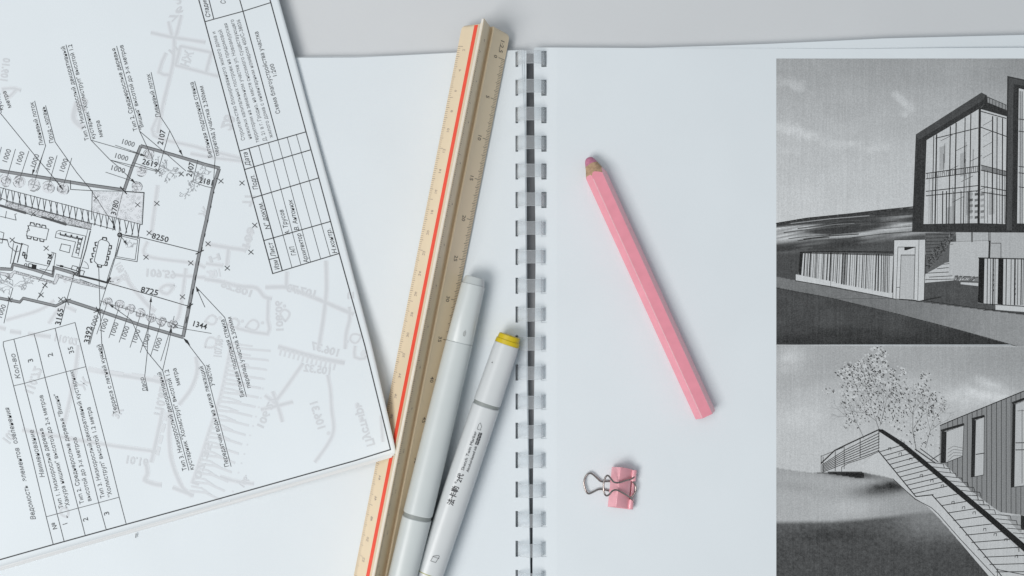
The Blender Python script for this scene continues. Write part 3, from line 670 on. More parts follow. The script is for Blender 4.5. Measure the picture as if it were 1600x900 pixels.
# hatched slope with comb strokes
gl([(362, 535), (354, 575), (344, 620), (328, 670), (312, 720), (300, 755)], 3)
for i in range(34):
    y = 536 + i * 7; x = itp(y, [(535, 362), (620, 344), (670, 328), (775, 294)]); L = 62 - (i * .4) if i % 2 else 32
    x1 = x + L; y1 = y + 5 + i * .3 
    gp.line([(x, y), ((x + x1) / 2, y + 3), (x1, y1)], 3.6 if i % 2 else 3.0, 196, 1)
    if i % 2 == 0: gp.disc(x1 + 28, y1 + 8, 1.5, 199, 1)
gl([(435, 542), (470, 552), (500, 560), (538, 567)], 5)
for i in range(13): gp.line([(440 + i * 7, 544 + i * 1.9), (437 + i * 7, 555 + i * 1.9)], 3, 195, 1.2)
gt('106.37', (530, 558), (484, 545), -10, False); gt('105.32', (518, 586), (474, 580), -10, False)
gl([(473, 568), (452, 598), (433, 624)], 3.5); gl([(426, 612), (435, 638), (441, 659)], 3.5); gl([(408, 640), (430, 635), (457, 628)], 3.5); gl([(414, 618), (432, 632)], 3)
gt('106.27', (400, 668), (424, 618), 9); gt('106.31', (498, 674), (484, 630), 10); gp.disc(513, 677, 3, 197, 1)
gl([(512, 586), (516, 610), (518, 640), (521, 672), (512, 694), (492, 722)], 3.2)
gt('Пустырь', (574, 699), (554, 630), 10); gl([(595, 650), (598, 690)], 2.2); gt('6', (562, 556), (566, 546), 8)
gl([(555, 541), (554, 558), (570, 560), (572, 548)], 2.5, 2)
# lower left
gl([(0, 512), (8, 514)], 4); gl([(16, 518), (32, 520)], 4); gl([(44, 522), (78, 526)], 4); gt('110.02', (84, 522), (122, 530), 9)
gl([(10, 500), (60, 485), (84, 470)], 3); gl([(100, 440), (112, 432)], 3); gl([(76, 505), (96, 480), (118, 486)], 3); gt('110.72', (38, 614), (54, 572), 11)
gl([(122, 540), (118, 575), (110, 618), (100, 662)], 3.5); gl([(138, 577), (180, 585), (238, 594), (260, 600)], 4.5)
for i in range(4): gp.line([(138 + i * 34, 577 + i * 4), (158 + i * 34, 580 + i * 4)], 5, 198, 1.2)
gl([(35, 672), (90, 682), (165, 695), (246, 706)], 3.2); gl([(254, 640), (248, 670), (240, 706), (236, 722)], 4)
for i in range(4): gp.line([(261 - i * 4, 645 + i * 18), (258 - i * 4, 657 + i * 18)], 4.5, 198, 1.2)
gt('110.62', (240, 650), (250, 604), 11); gt('3К', (174, 650), (182, 634), 10); gt('Ж', (120, 602), (130, 588), 12)
gl([(306, 558), (308, 580), (298, 608), (280, 632)], 4); gl([(266, 640), (264, 680), (268, 720), (284, 760), (300, 775)], 4); gt('10.16', (196, 712), (232, 718), 10)
gt('10.', (2, 688), (14, 672), 12); gl([(228, 722), (230, 740), (226, 750), (240, 756), (252, 758)], 4.5); gl([(270, 762), (302, 774)], 4)
gt('107.35', (298, 760), (322, 690), 9); gl([(396, 756), (368, 752), (344, 745)], 3); gt('106.', (372, 758), (384, 742), 8)
gl([(385, 390), (392, 360)], 4)
tag(gp.build('show_through_print', M['ghost'], plan), kind='stuff')

# ---- main drawing
d = Print(hP, base=.00010)
D = lambda p, w=1.0, t=62, l=2, c=False: d.line(p, w * .86, t, l, c)
def wall(pts, w=5):
    w *= .85
    d.line(pts, w, 128, 0.5)
    for s_ in (-1, 1):
        q = []
        for i, (x, y) in enumerate(pts):
            a = pts[max(i - 1, 0)]; b = pts[min(i + 1, len(pts) - 1)]; L = math.hypot(b[0] - a[0], b[1] - a[1]); q.append((x - (b[1] - a[1]) / L * w / 2 * s_, y + (b[0] - a[0]) / L * w / 2 * s_))
        D(q, 1.1 if s_ < 0 else .7, 60)
def arrow(a, b, s_=7):
    D([a, b], .9); L = math.hypot(b[0] - a[0], b[1] - a[1]); ux, uy = (b[0] - a[0]) / L, (b[1] - a[1]) / L
    d.poly([b, (b[0] - ux * s_ - uy * 2, b[1] - uy * s_ + ux * 2), (b[0] - ux * s_ + uy * 2, b[1] - uy * s_ - ux * 2)], 45, 3)
wall([(-260, 222), (-120, 245), (0, 267), (70, 278), (130, 288), (194, 297)]); wall([(194, 297), (206, 262), (220, 228)]); wall([(220, 228), (270, 242), (320, 257), (343, 263)])
wall([(342, 264), (332, 296), (322, 346), (316, 372), (308, 412), (297, 470), (286, 526)], 5.5)
wall([(286, 527), (220, 508), (150, 484), (104, 469)]); wall([(104, 469), (87, 478), (36, 466), (31, 472), (0, 466), (-140, 440), (-260, 418)], 4.5)
for i in range(22):
    a = mixp((288, 516), (341, 268), i / 22); 
    if i % 2: D([(a[0], a[1]), mixp(a, (342, 264), .04)], 1.8, 40, 3)
def cross(x, y, r=5, a=40):
    for k in (0, 95): D([(x - r * math.cos(R(a + k)), y - r * math.sin(R(a + k))), (x + r * math.cos(R(a + k)), y + r * math.sin(R(a + k)))], 1.2, 50)
for x, y in ((245, 318), (215, 320), (345, 283), (378, 286), (398, 352), (392, 394), (355, 419), (325, 381), (228, 402), (298, 411), (285, 464), (72, 388), (283, 272), (247, 267), (150, 310), (95, 468), (64, 461), (70, 446), (19, 375), (12, 434), (52, 334), (83, 342), (274, 509), (233, 364), (78, 400)): cross(x, y)
# pergola strip
D([(-200, 240), (0, 293), (110, 322), (222, 351)]); D([(-200, 262), (0, 309), (12, 314), (100, 338), (180, 359)])
for i in range(62):
    x = -80 + i * 4.9; yt = itp(x, [(-200, 240), (0, 293), (222, 351)]); j = ((i * 7) % 5) - 2
    D([(x + j, yt), (x - 3.5, yt + 20)] if i % 2 else [(x, yt), (x + 3.5 + j * .5, yt + 20)], 1.0, 58)
D([(222, 351), (225, 301)], 1.4); D([(225, 301), (194, 299)], 1.6, 45)
D([(110, 282), (110, 296), (144, 298), (143, 343)], 1.1); D([(144, 298), (194, 299)], .8); 
# gravel strip and stippled patio
gs = [(10, 315), (143, 350), (141, 359), (8, 322)]
d.poly(gs, 186, .4); D(gs, .7, 90, 2, True)
random.seed(21)
for i in range(420):
    t_ = random.random(); a = mixp(gs[0], gs[1], t_); b = mixp(gs[3], gs[2], t_); p = mixp(a, b, random.random()); D([p, (p[0] + .9, p[1] + .3)], .8, random.choice((90, 120, 150)))
pq = [(145, 299), (224, 302), (220, 350), (143, 333)]
d.poly(pq, 202, .3)
for i in range(170):
    u, v = random.random(), random.random(); a = mixp(pq[0], pq[1], u); b = mixp(pq[3], pq[2], u); x, y = mixp(a, b, v); r = random.uniform(1.3, 2.6)
    d.circ(x, y, r, .4, random.choice((160, 172, 180)), 1, 6, ry=r * .8)
# house walls
d.line([(-200, 268), (0, 321), (40, 333)], 3.4, 80, 2); D([(40, 333), (95, 349), (142, 359)], 1.3, 45); d.line([(65, 339), (103, 351)], 3.4, 75, 2.5)
D([(0, 338), (25, 344), (23, 335), (26, 334)], .9); D([(8, 341), (10, 330)], .8)
D([(43, 352), (46, 360), (41, 362)], .8)
# table with chairs
D([(45, 352), (76, 358), (72, 375), (41, 368)], .9, 62, 2, True)
for i in range(3):
    for (x, y, s_) in ((50 + i * 9, 351 + i * 2, -1), (45 + i * 10, 369 + i * 2.2, 1)):
        D([(x - 3, y), (x - 2.5, y + 3.4 * s_), (x + 3, y + 3.4 * s_ + 1), (x + 3.6, y + 1)], 1.6, 50)
# sofa set
so = [(88, 362), (92, 360), (134, 369), (126, 404), (112, 401), (118, 378), (86, 371)]
D(so, .9, 62, 2, True); D([(90, 365), (128, 373), (122, 400)], .8)
for i in range(4): D([(94 + i * 9, 363 + i * 2), (94 + i * 9, 367 + i * 2), (101 + i * 9, 369 + i * 2), (102 + i * 9, 365 + i * 2)], 1.4, 50)
for i in range(3): D([(127 - i * 1.6, 374 + i * 8), (123 - i * 1.6, 373 + i * 8), (121.5 - i * 1.6, 379 + i * 8), (126 - i * 1.6, 380 + i * 8)], 1.4, 50)
D([(96, 381), (110, 384), (108, 395), (93, 391)], 1, 62, 2, True)
D([(141, 361), (134, 390), (125, 420), (120, 431)], 1.6, 45); D([(137, 359), (121, 428)], .6, 80)
# oval dining table with ten chairs
D([(154, 377), (158, 374), (168, 377), (171, 381), (165, 411), (162, 415), (152, 413), (147, 408)], 1, 60, 2, True)
for i in range(4):
    for x, y, s_ in ((151.5 - i * 2.4, 381 + i * 8.6, -1), (171 - i * 2.2, 386 + i * 8.6, 1)):
        D([(x, y - 2.6), (x + 3.2 * s_, y - 2), (x + 2.6 * s_, y + 3), (x - .6, y + 3)], 1.8, 45)
for x, y, s_ in ((163, 374, -1), (155, 414, 1)): D([(x - 3, y), (x - 2.5, y + 3 * s_), (x + 3, y + 3 * s_ + .6), (x + 3.5, y + 1)], 1.9, 45)
# pond / planter
D([(187, 366), (218, 373), (214, 409), (179, 403)], 1, 58, 2, True); D([(190, 369), (215, 375), (211, 406), (182, 401)], .8, 62, 2, True)
D([(218, 351), (215, 372)], .8); D([(190, 369), (168, 442), (164, 452)], .9)
D([(178, 404), (172, 422), (166, 442)], 1); d.line([(172, 434), (168, 441)], 3.5, 60, 2)
# kitchen and left rooms
D([(33, 380), (44, 384), (40, 408), (76, 416), (84, 396)], .9); D([(80, 394), (87, 396), (83, 424), (62, 420)], .9); D([(27, 384), (20, 412)], 1.6, 50); D([(34, 381), (27, 410)], 1.6, 50)
d.poly([(50, 413), (57, 414), (56, 421), (49, 420)], 35, 3); d.circ(40, 414, 2, 1, 60); D([(45, 412), (51, 413), (50, 419), (44, 418)], 1.2, 50, 2, True)
for p in ((36, 394), (39, 398), (77, 398), (75, 407)): D([(p[0], p[1]), (p[0] + 3, p[1] + 1), (p[0] + 2, p[1] + 6), (p[0] - 1, p[1] + 5)], 1.6, 45, 3, True)
wall([(0, 420), (18, 421), (20, 413), (52, 421), (82, 431), (84, 418), (105, 424), (124, 430)], 5)
D([(-10, 372), (11, 375)], 2, 50); D([(0, 362), (6, 364), (3, 380), (-6, 378)], .9); D([(11, 374), (14, 385), (25, 394), (30, 392)], .9); D([(21, 378), (35, 382)], 1.6, 45); D([(21, 380), (16, 412)], .9)
D([(88, 414), (110, 420), (122, 424)], 1.2, 50); d.poly([(94, 414), (99, 415), (98, 418), (93, 417)], 40, 3); D([(113, 415), (121, 417), (119, 423), (111, 421)], 1, 60, 2, True)
for i in range(4): d.circ(123 + i % 2 * 1, 419 + i * 4, 1.6, .9, 45, n=6)
D([(126, 422), (132, 424), (129, 432), (123, 430)], 1, 60, 2, True); D([(128, 418), (138, 420)], .8); d.circ(128, 418, 10, .6, 90, n=8, a0=-70, a1=10)
d.line([(124, 431), (150, 437), (168, 442)], 2.8, 50, 2.5); D([(124, 436), (164, 451)], .8)
g2 = [(22, 423), (84, 440), (88, 428), (128, 439), (164, 449), (163, 452), (126, 444), (92, 434), (87, 444), (22, 427), (18, 434), (0, 429), (0, 425), (16, 428)]
d.poly(g2, 188, .4); D(g2, .6, 90, 2, True)
for i in range(260):
    t_ = random.random(); p = (24 + t_ * 60, 424.5 + t_ * 17 + random.uniform(-1, 3)) if i % 2 else (90 + t_ * 70, 430 + t_ * 19 + random.uniform(-1, 3)); D([p, (p[0] + .9, p[1])], .8, random.choice((90, 130, 150)))
# shrubs
def shrub(x, y, r):
    for k in range(16):
        a = random.uniform(0, 6.28); b = a + random.uniform(.5, 1.1); rr = r * random.uniform(.35, 1.03)
        D([(x + rr * math.cos(a + (b - a) * j / 3), y + rr * math.sin(a + (b - a) * j / 3)) for j in range(4)], .8, random.choice((90, 115, 140)))
    for k in range(7): a = random.uniform(0, 6.28); D([(x, y), (x + r * .7 * math.cos(a), y + r * .7 * math.sin(a))], .5, 120)
    d.disc(x, y, r * .95, 199, .2)
for x, y in ((8, 282), (30, 284), (53, 289), (75, 293), (98, 295), (-15, 277), (-38, 272)): shrub(x, y, 10)
for x, y in ((232, 241), (221, 267), (214, 292)): shrub(x, y, 9)
for x, y in ((168, 472), (187, 477), (203, 483), (220, 490), (236, 497), (252, 502), (270, 507)): shrub(x, y, 8)
D([(156, 470), (290, 512)], .8)
def tree(x, y, L, n, tone):
    def br(x, y, a, L, k):
        if k == 0 or L < .8: return
        x2, y2 = x + L * math.cos(a), y + L * math.sin(a); D([(x, y), ((x + x2) / 2 + random.uniform(-.5, .5), (y + y2) / 2 + random.uniform(-.5, .5)), (x2, y2)], .55, tone + random.randint(0, 30))
        for _ in range(2 if k > 1 else 1): br(x2, y2, a + random.uniform(-1.1, 1.1), L * random.uniform(.45, .85), k - 1)
    for i in range(n): br(x + random.uniform(-2, 2), y + random.uniform(-2, 2), random.uniform(0, 6.28), L * random.uniform(.35, .9), 5)
tree(265, 268, 11, 8, 125); tree(305, 282, 9, 8, 130); tree(292, 300, 6, 4, 140); tree(322, 265, 7, 5, 140); tree(20, 448, 13, 8, 135); tree(40, 440, 7, 5, 145); tree(198, 385, 6, 4, 150)
# leaders
D([(-10, 165), (3, 180), (60, 250), (96, 292)], .9); arrow((86, 281), (98, 296)); D([(71, 228), (66, 243), (56, 270)], .9); arrow((56, 256), (50, 273), 8)
D([(86, 222), (120, 270), (143, 298), (178, 352)], .9); arrow((175, 345), (180, 360))
D([(142, 219), (215, 240)], .9); arrow((200, 236), (228, 244), 9); D([(142, 219), (172, 250), (185, 261)], .9); D([(172, 250), (245, 268)], .9); arrow((185, 261), (212, 287), 9)
D([(218, 205), (230, 230), (239, 250)], .9); D([(218, 205), (250, 232), (290, 267)], .9)
D([(251, 183), (265, 204)], .9); arrow((265, 204), (285, 243), 9); D([(265, 204), (247, 267)], .9); D([(247, 267), (208, 254)], .9); D([(301, 284), (320, 291), (333, 294)], .9)
D([(336, 246), (333, 292)], .9); D([(309, 250), (301, 284)], .9)
for (a, b) in (((97, 432), (52, 532)),): pass
for x0, y0, x1, y1 in ((24, 233, 8, 288), (45, 236, 28, 288), (67, 240, 52, 292), (89, 243, 74, 296), (112, 247, 96, 300), (2, 230, -12, 284)): D([(x0, y0), (x1, y1)], .8)
for x0, y0, x1, y1 in ((180, 227, 218, 240), (172, 250, 206, 262), (165, 269, 204, 282)): D([(x0, y0), (x1, y1)], .8)
for k, (x0, y0) in enumerate(((168, 472), (187, 477), (203, 483), (220, 490), (236, 497), (252, 502), (268, 508))):
    D([(x0, y0), (x0 - 17, y0 + 50 + k)], .8)
D([(104, 469), (116, 428)], .9); D([(104, 469), (94, 508)], .9); D([(15, 465), (6, 505)], .9); D([(20, 450), (15, 468)], .9); cross(104, 470, 7, 60); cross(15, 468, 5, 60); cross(168, 442, 6, 15); cross(117, 428, 5)
D([(154, 415), (156, 480), (160, 560)], .9); D([(166, 448), (154, 486), (140, 538)], .9); D([(152, 486), (154, 484)], 5, 50); cross(153, 486, 7, 65)
D([(168, 442), (228, 459), (296, 479)], 1.2, 50); D([(292, 481), (301, 475)], 1.8, 45); D([(60, 440), (78, 412)], .8); D([(58, 468), (73, 440)], .8)
D([(187, 366), (220, 371), (312, 394)], 1.2, 50); D([(306, 397), (318, 391)], 1.8, 45); d.circ(187, 367, 3, 2, 40, n=8); arrow((187, 367), (199, 383), 8)
D([(192, 300), (178, 355)], .9); D([(188, 292), (198, 303)], 2, 45)
arrow((231, 520), (236, 464), 8); D([(231, 520), (230, 550)], .8); arrow((205, 500), (170, 475), 8); D([(205, 500), (214, 520), (230, 550)], .8); arrow((320, 480), (306, 448), 8); D([(306, 448), (351, 496)], .9)
arrow((263, 540), (268, 512), 8); D([(272, 494), (268, 512)], .8); D([(264, 510), (330, 521)], .8)
D([(230, 550), (226, 588)], .9); D([(230, 550), (254, 579)], .9); D([(263, 540), (254, 579)], .9); D([(288, 530), (320, 572)], .9); d.poly([(286, 528), (293, 532), (297, 540), (290, 535)], 40, 3)
# underlines
for a, b in (((103, 70), (142, 219)), ((182, 72), (218, 205)), ((236, 113), (251, 183)), ((304, 127), (336, 246)), ((54, 158), (71, 228)), ((71, 165), (86, 222)), ((160, 538), (187, 646)),
             ((226, 588), (231, 611)), ((254, 579), (295, 735)), ((320, 572), (361, 729)), ((351, 496), (385, 620)), ((138, 538), (145, 514)), ((-4, 150), (2, 176))): D([a, b], .9, 66)
d.build('printed_drawing', M['ink'], plan)
# ---- notes
def T(s_, a, b, h=5.6, tone=74, bold=0, shear=0):
    n = Print(hP, base=.00010); n.text(s_, a, b, h * 1.18, tone, 3, shear, bold); n.build('printed_number' if s_.isdigit() else 'printed_note', M['ink'], plan)
T('метра', (18, 168), (9, 142)); T('кустарник', (5, 172), (-6, 128))
T('Ливневый лоток', (68, 227), (52, 159)); T('Пруд - копань', (84, 223), (70, 166))
T('Тип 3. Низкорослый декоративный', (139, 219), (101, 72)); T('кустарник "Холмструп" высотой 1.2', (149, 217), (112, 69)); T('метра', (161, 214), (155, 188))
T('Тип 2. Среднерослые деревья', (215, 204), (180, 75)); T('"Вишня" высотой до 3-х метров', (225, 202), (192, 70))
T('Ливневый лоток', (250, 183), (234, 115)); T('Бетонная подпорная стенка', (332, 246), (302, 128)); T('перепад участка 2.300мм', (343, 243), (317, 134))
T('Терраса с летней кухней', (184, 646), (157, 538)); T('Двор', (230, 611), (224, 589))
T('Тип 3. Низкорослый декоративный', (292, 735), (252, 581), 5.9); T('кустарник "Холмструп" высотой 1.2', (303, 734), (263, 577), 5.9); T('метра', (282, 602), (275, 575), 5.9)
T('Передатчик воды на ниже лежащий', (358, 729), (317, 572), 5.9); T('участок', (334, 603), (327, 569), 5.9)
T('Бетонная подпорная стенка', (382, 620), (350, 499), 5.6); T('перепад участка 2.300мм', (392, 606), (361, 495), 5.6)
for a, b, s_ in (((299, 509), (322, 515), '1344'), ((219, 456), (246, 462), '8725'), ((236, 372), (262, 379), '8250'), ((94, 509), (99, 483), '3165'), ((139, 537), (144, 511), '3392'), ((181, 337), (186, 314), '3780'), ((254, 227), (259, 204), '2107'), ((299, 277), (304, 255), '2107'), ((221, 256), (245, 262), '2619'), ((310, 285), (331, 290), '2181')):
    T(s_, a, b, 7.6, 56, .012)
for a, b in (((188, 224), (209, 230)), ((177, 246), (199, 252)), ((171, 265), (194, 271))): T('1000', a, b, 7, 100, 0)
for x, y in ((10, 256), (31, 260), (54, 264), (77, 268), (99, 271), (2, 499), (147, 516), (162, 521), (178, 527), (195, 533), (212, 538), (228, 545), (246, 551)): T('1000', (x, y), (x + 7.5, y - 21.5), 7, 98, 0)
# ---- frame, title block and list of plants
q = Print(hP, base=.00010)
Q = lambda p, w=1.2, t=58: q.line(p, w, t, 2)
Q([(-260, 944), (0, 874.5), (83, 851), (197, 819.4), (320, 785.6), (554, 720), (610, 702.5)], 1.8, 66); Q([(240, -620), (423, 4), (478, 206), (498, 278), (530, 396), (570, 540), (610, 702.5)], 1.6, 62)
c0 = [(374, 236), (389, 232), (404, 228), (419.5, 223.5), (434, 218.5), (448.6, 214.6), (463, 210.6), (478, 206)]
c1 = [(426, 427.6), (441, 423), (456, 418), (470, 413.6), (485, 409), (501, 404.5), (516, 400), (530, 396)]
for i in range(8): Q([c0[i], c1[i]], 1.5 if i < 2 else .8, 55 if i < 2 else 85)
def at(i, y): a, b = c0[i], c1[i]; t_ = (y - a[1]) / (b[1] - a[1]); return mixp(a, b, t_)
for ya, yb in ((236, 206), (265, 234), (309.6, 278), (376, 346), (427.6, 396)): Q([at(0, ya), at(7, yb)], 1.4)
Q([at(0, 405.6), at(1, 402)], 1.3)
Q([(310, -2), (320, 34), (374, 236)], 1.5); Q([(326, -2), (334, 30)], 1.2); Q([(374, -2), (379.6, 17.6), (434, 218.5)], 1.3); Q([(320, 34), (334, 30), (379.6, 17.6), (423, 4)], 1.3)
def U(s_, a, b, h=6.4, tone=60, bold=.004, shear=.25): q.text(s_, a, b, h * 1.15, tone, 3, shear, 0)
U('Изм', (437, 421), (433, 405.5), 6.6); U('Лист', (431.5, 401), (425, 377.5), 6.6); U('N° докум.', (422, 358), (409.5, 316), 6.6); U('Подп.', (403.5, 296), (397, 273), 6.6); U('Дата', (391.5, 259), (386, 237), 6.6)
U('ГАП', (463, 399), (459, 384), 6.4); U('А. Трусов', (453, 366), (442, 327), 6.2); U('Архитектор', (482, 410), (469.5, 364), 6.2); U('В. Антонюк', (467.5, 360), (456, 311), 6.2); U('Н.контр.', (527, 396), (516, 357), 6.2)
for s_, a, b in (('Строительство блокированного жилого дома и', (383, 219), (336, 49)), ('нежилых капитальных построек на придомовой', (393.5, 217), (346, 46)), ('территории на земельном участке ул. Новоамурская', (405, 222), (354.5, 36)), ('Д. 21 в г. Гродно, на месте сносимого существующего', (417, 220), (364.5, 30)), ('жилого дома с инвентарным номером 400/С-38036', (426.5, 215), (374.5, 30))):
    U(s_, a, b, 5.2, 122, 0, 0)
U('Схема благоустройства участка', (438, 177), (403, 49), 6, 84, .006, 0); U('1:200', (433, 120), (427, 99), 5.8, 84, 0, 0); U('Стадия', (329, 27), (321, -4), 6); U('Строительная', (353, 6), (340, -50), 6.6, 100, 0)
L = [[(5, 534), (5, 540), (21, 603), (51, 720), (72, 807.6), (83, 851)], [(21.5, 530), (24, 540), (38, 599), (69, 720), (89, 803), (100, 846)], [(53, 521.6), (58, 540), (70, 590), (103, 720), (122, 794), (133, 837)], [(86, 513), (92, 540), (103, 581), (138, 720), (154, 785.6), (166, 828.6)], [(117, 504), (126, 540), (134, 573), (172, 720), (186, 777), (197, 819)]]
for l_ in L: Q(l_, .9, 88)
for i in ((0, 0), (2, 2), (4, 4)): Q([L[k][i[0]] for k in range(5)], .9, 88)
V = lambda s_, a, b, h=5.8, tone=88, sh=0: q.text(s_, a, b, h * 1.18, tone, 3, sh, 0)
V('Ведомость  элементов  озеленения', (56, 812), (14, 636), 6.6, 104, .2); V('Кол-во', (32, 592), (23, 552), 6.6, 104, .2); V('Наименование', (70, 746), (52, 671), 6.6, 104, .2)
V('3', (52, 566), (50.5, 560), 7); V('2', (83, 557), (81.5, 551), 7); V('35', (116, 552), (113, 541), 7); V('№', (89.5, 827), (87, 816), 5.8, 60); V('1', (106, 820), (105, 817), 7); V('2', (138, 814), (136.5, 808), 7); V('3', (171, 805), (169.5, 799), 7)
V('Тип 1. Низкорослые деревья', (99, 794), (67, 669)); V('"Хакура нишики" высотой до 2-х метров', (109.5, 793), (66.5, 617)); V('Тип 2. Среднерослые деревья "Вишня"', (131.5, 787), (90, 615)); V('высотой до 3-х метров', (143, 783), (119, 683)); V('Тип 3. Низкорослый декоративный кустарник', (164, 778), (114.5, 579)); V('"Холмструп" высотой 1.2 метра', (175.5, 776), (141, 636))
q.build('printed_tables', M['ink'], plan)

# ================================================================== SCALE RULER
ZR = ZP + .0001
a0 = P(759.6, 46, ZR + .001); a1 = P(697.5 - (900 - 360) * .1965, 900, ZR + .001)
dirv = (a1 - a0).normalized(); LEN = .308
rot = math.atan2(dirv.y, dirv.x) + math.pi / 2      # local -Y runs down the picture
ruler = empty('scale_ruler', (a0.x, a0.y, ZR), 'tan three sided scale ruler with a red stripe along its left face', 'ruler', (0, 0, rot))
HWd = .0119
top = (-.0008, .0212)
sec = [(-HWd, .0003), (-HWd - .0001, .0012), (-.0052, .0072), (-.0040, .0084), (-.0030, .0094), (top[0] - .0007, top[1] - .0003), (top[0] - .0002, top[1]), (top[0] + .0006, top[1] - .0002),
       (.0024, .0086), (.0031, .0076), (.0037, .0091), (.0044, .0093), (.0056, .0076), (HWd + .0001, .0013), (HWd, .0003), (.0060, .0005), (.0035, .0024), (0, .0030), (-.0035, .0024), (-.0060, .0005)]
def extr(secp, y0, y1, name, m, parent, cap=True, rnd=None):
    vs = []; n_ = len(secp)
    for y in (y0, y1): vs += [(u, y, z) for u, z in secp]
    fs = [(i, (i + 1) % n_, n_ + (i + 1) % n_, n_ + i) for i in range(n_)]
    if cap: fs += [tuple(range(n_)), tuple(range(2 * n_ - 1, n_ - 1, -1))]
    return mesh(name, vs, fs, m, parent, False, world=False)
# body with rounded outer corners at the near end: built as a few slices
vs = []; fs = []; n_ = len(sec)
slices = [(0, .0022), (-.0005, .0010), (-.0014, .0003), (-.0026, 0), (-LEN + .001, 0), (-LEN, .0004)]
for y, shrink in slices:
    for u, z in sec:
        k = shrink if abs(u) > .010 else shrink * .2
        vs.append((u - math.copysign(k, u) if abs(u) > .001 else u, y, z - (shrink * .3 if z > .015 else 0)))
for s_ in range(len(slices) - 1):
    for i in range(n_): fs.append((s_ * n_ + i, s_ * n_ + (i + 1) % n_, (s_ + 1) * n_ + (i + 1) % n_, (s_ + 1) * n_ + i))
fs += [tuple(range(n_)), tuple(range(len(slices) * n_ - 1, (len(slices) - 1) * n_ - 1, -1))]
body = mesh('ruler_body', vs, fs, M['tan'], ruler, False, world=False); autosmooth(body, 40)
def strip(A, B, off, y0, y1, name, m):
    A, B = Vector((A[0], 0, A[1])), Vector((B[0], 0, B[1])); nn = (B - A).cross(Vector((0, 1, 0))).normalized()
    if nn.z < 0: nn = -nn
    vs = []
    for y in (y0, y1):
        for p_ in (A, B): vs.append(p_ + nn * off + Vector((0, y, 0)))
    return mesh(name, vs, [(0, 1, 3, 2)], m, ruler, False, world=False)
strip((-.0055, .0069), (-.0037, .0087), .00008, -.0005, -LEN + .0005, 'red_stripe', M['red'])
e = strip((top[0] - .0007, top[1] - .0003), (top[0] + .0003, top[1] - .00005), .00012, -.0004, -LEN + .0004, 'pale_edge', M['ivory'])  # paler ivory strip along the top ridge
def facet(A, B, ticks, nums, m, name, y_start, unit, edge_b=True, nm=None):
    """ticks start at edge B of the facet A->B and run towards A"""
    A, B = Vector((A[0], 0, A[1])), Vector((B[0], 0, B[1])); W_ = (B - A).length; u = (B - A) / W_; nn = u.cross(Vector((0, 1, 0))).normalized()
    if nn.z < 0: nn = -nn
    vs = []; fs = []
    def pt(s_, y): return A + u * s_ + Vector((0, y, 0)) + nn * .00007
    k = 0; y = y_start
    while y > -LEN + .004:
        Lk = .0044 if k % 25 == 0 else .0031 if k % 5 == 0 else .0024
        Lk *= ticks; w = .00013 if k % 5 == 0 else .0001
        n0 = len(vs); vs += [pt(W_ - .00015, y - w), pt(W_ - .00015, y + w), pt(W_ - Lk, y + w), pt(W_ - Lk, y - w)]; fs.append((n0, n0 + 1, n0 + 2, n0 + 3))
        k += 1; y -= unit
    o = mesh(name, vs, fs, m, ruler, False, world=False)
    if nums:
        vs = []; fs = []
        for s_, y, pos, h, up in nums:
            tv, tf, tw = text_geo(s_, 0, .010); sc = h / .72; n0 = len(vs)
            # read down the ruler: baseline along -Y, letter-up towards +u (up=1) or reversed
            for x_, y_ in tv: vs.append(pt(pos + up * y_ * sc, y - up * x_ * sc))
            fs += [tuple(n0 + i for i in f) for f in tf]
        mesh('ruler_numbers', vs, fs, m, ruler, False, world=False)
U5 = .0201; Z0 = -.0132
nums = [('1:2,5', -.0040, .0040, .0025, 1)] + [(str(5 * i), Z0 - i * U5 + (.0007 if i < 2 else .0014), .0015, .0022, 1) for i in range(0, 15)]
facet((.0056, .0076), (HWd + .0001, .0013), 1.0, nums, M['tick'], 'tick_marks', Z0, U5 / 25)
numsL = [(str(v), Z0 - .0002 - i * .0102, .0052, .0017, -1) for i, v in enumerate([2, 4, 6, 8, 10, 12, 14, 16, 18, 20, 22, 24, 26, 28, 30, 32, 34, 36, 38, 40, 42, 44, 46, 48, 50, 52, 54, 56])]
facet((-.0052, .0072), (-HWd - .0001, .0012), .8, numsL, M['faint'], 'tick_marks', -.0110, .00102)
numsT = [(str(v), -.008 - i * .02, .0050, .0017, 1) for i, v in enumerate(range(0, 15))]
facet((.0024, .0086), (top[0] + .0006, top[1] - .0002), 1.0, numsT, M['faint'], 'tick_marks', -.0150, .0010)

# ================================================================== MARKERS
def section(r, n=40, ex=2.5, flat=1.0):
    out = []
    for i in range(n):
        a = 2 * math.pi * i / n; c, s_ = math.cos(a), math.sin(a)
        k = (abs(c) ** ex + abs(s_) ** ex) ** (-1 / ex); out.append((r * k * c, r * k * s_ * flat))
    return out
def lathe(name, prof, m, parent, cap0=False, cap1=False, ex=2.5):
    """prof: list of (y down the axis in m, radius)"""
    vs = []; fs = []; n_ = 40
    for y, r in prof: vs += [(u, -y, z) for u, z in section(r, n_, ex)]
    for s_ in range(len(prof) - 1):
        for i in range(n_): fs.append((s_ * n_ + i, s_ * n_ + (i + 1) % n_, (s_ + 1) * n_ + (i + 1) % n_, (s_ + 1) * n_ + i))
    if cap0: fs.append(tuple(range(n_)))
    if cap1: fs.append(tuple(range(len(prof) * n_ - 1, (len(prof) - 1) * n_ - 1, -1)))
    o = mesh(name, vs, fs, m, parent, False, world=False); return autosmooth(o, 30)
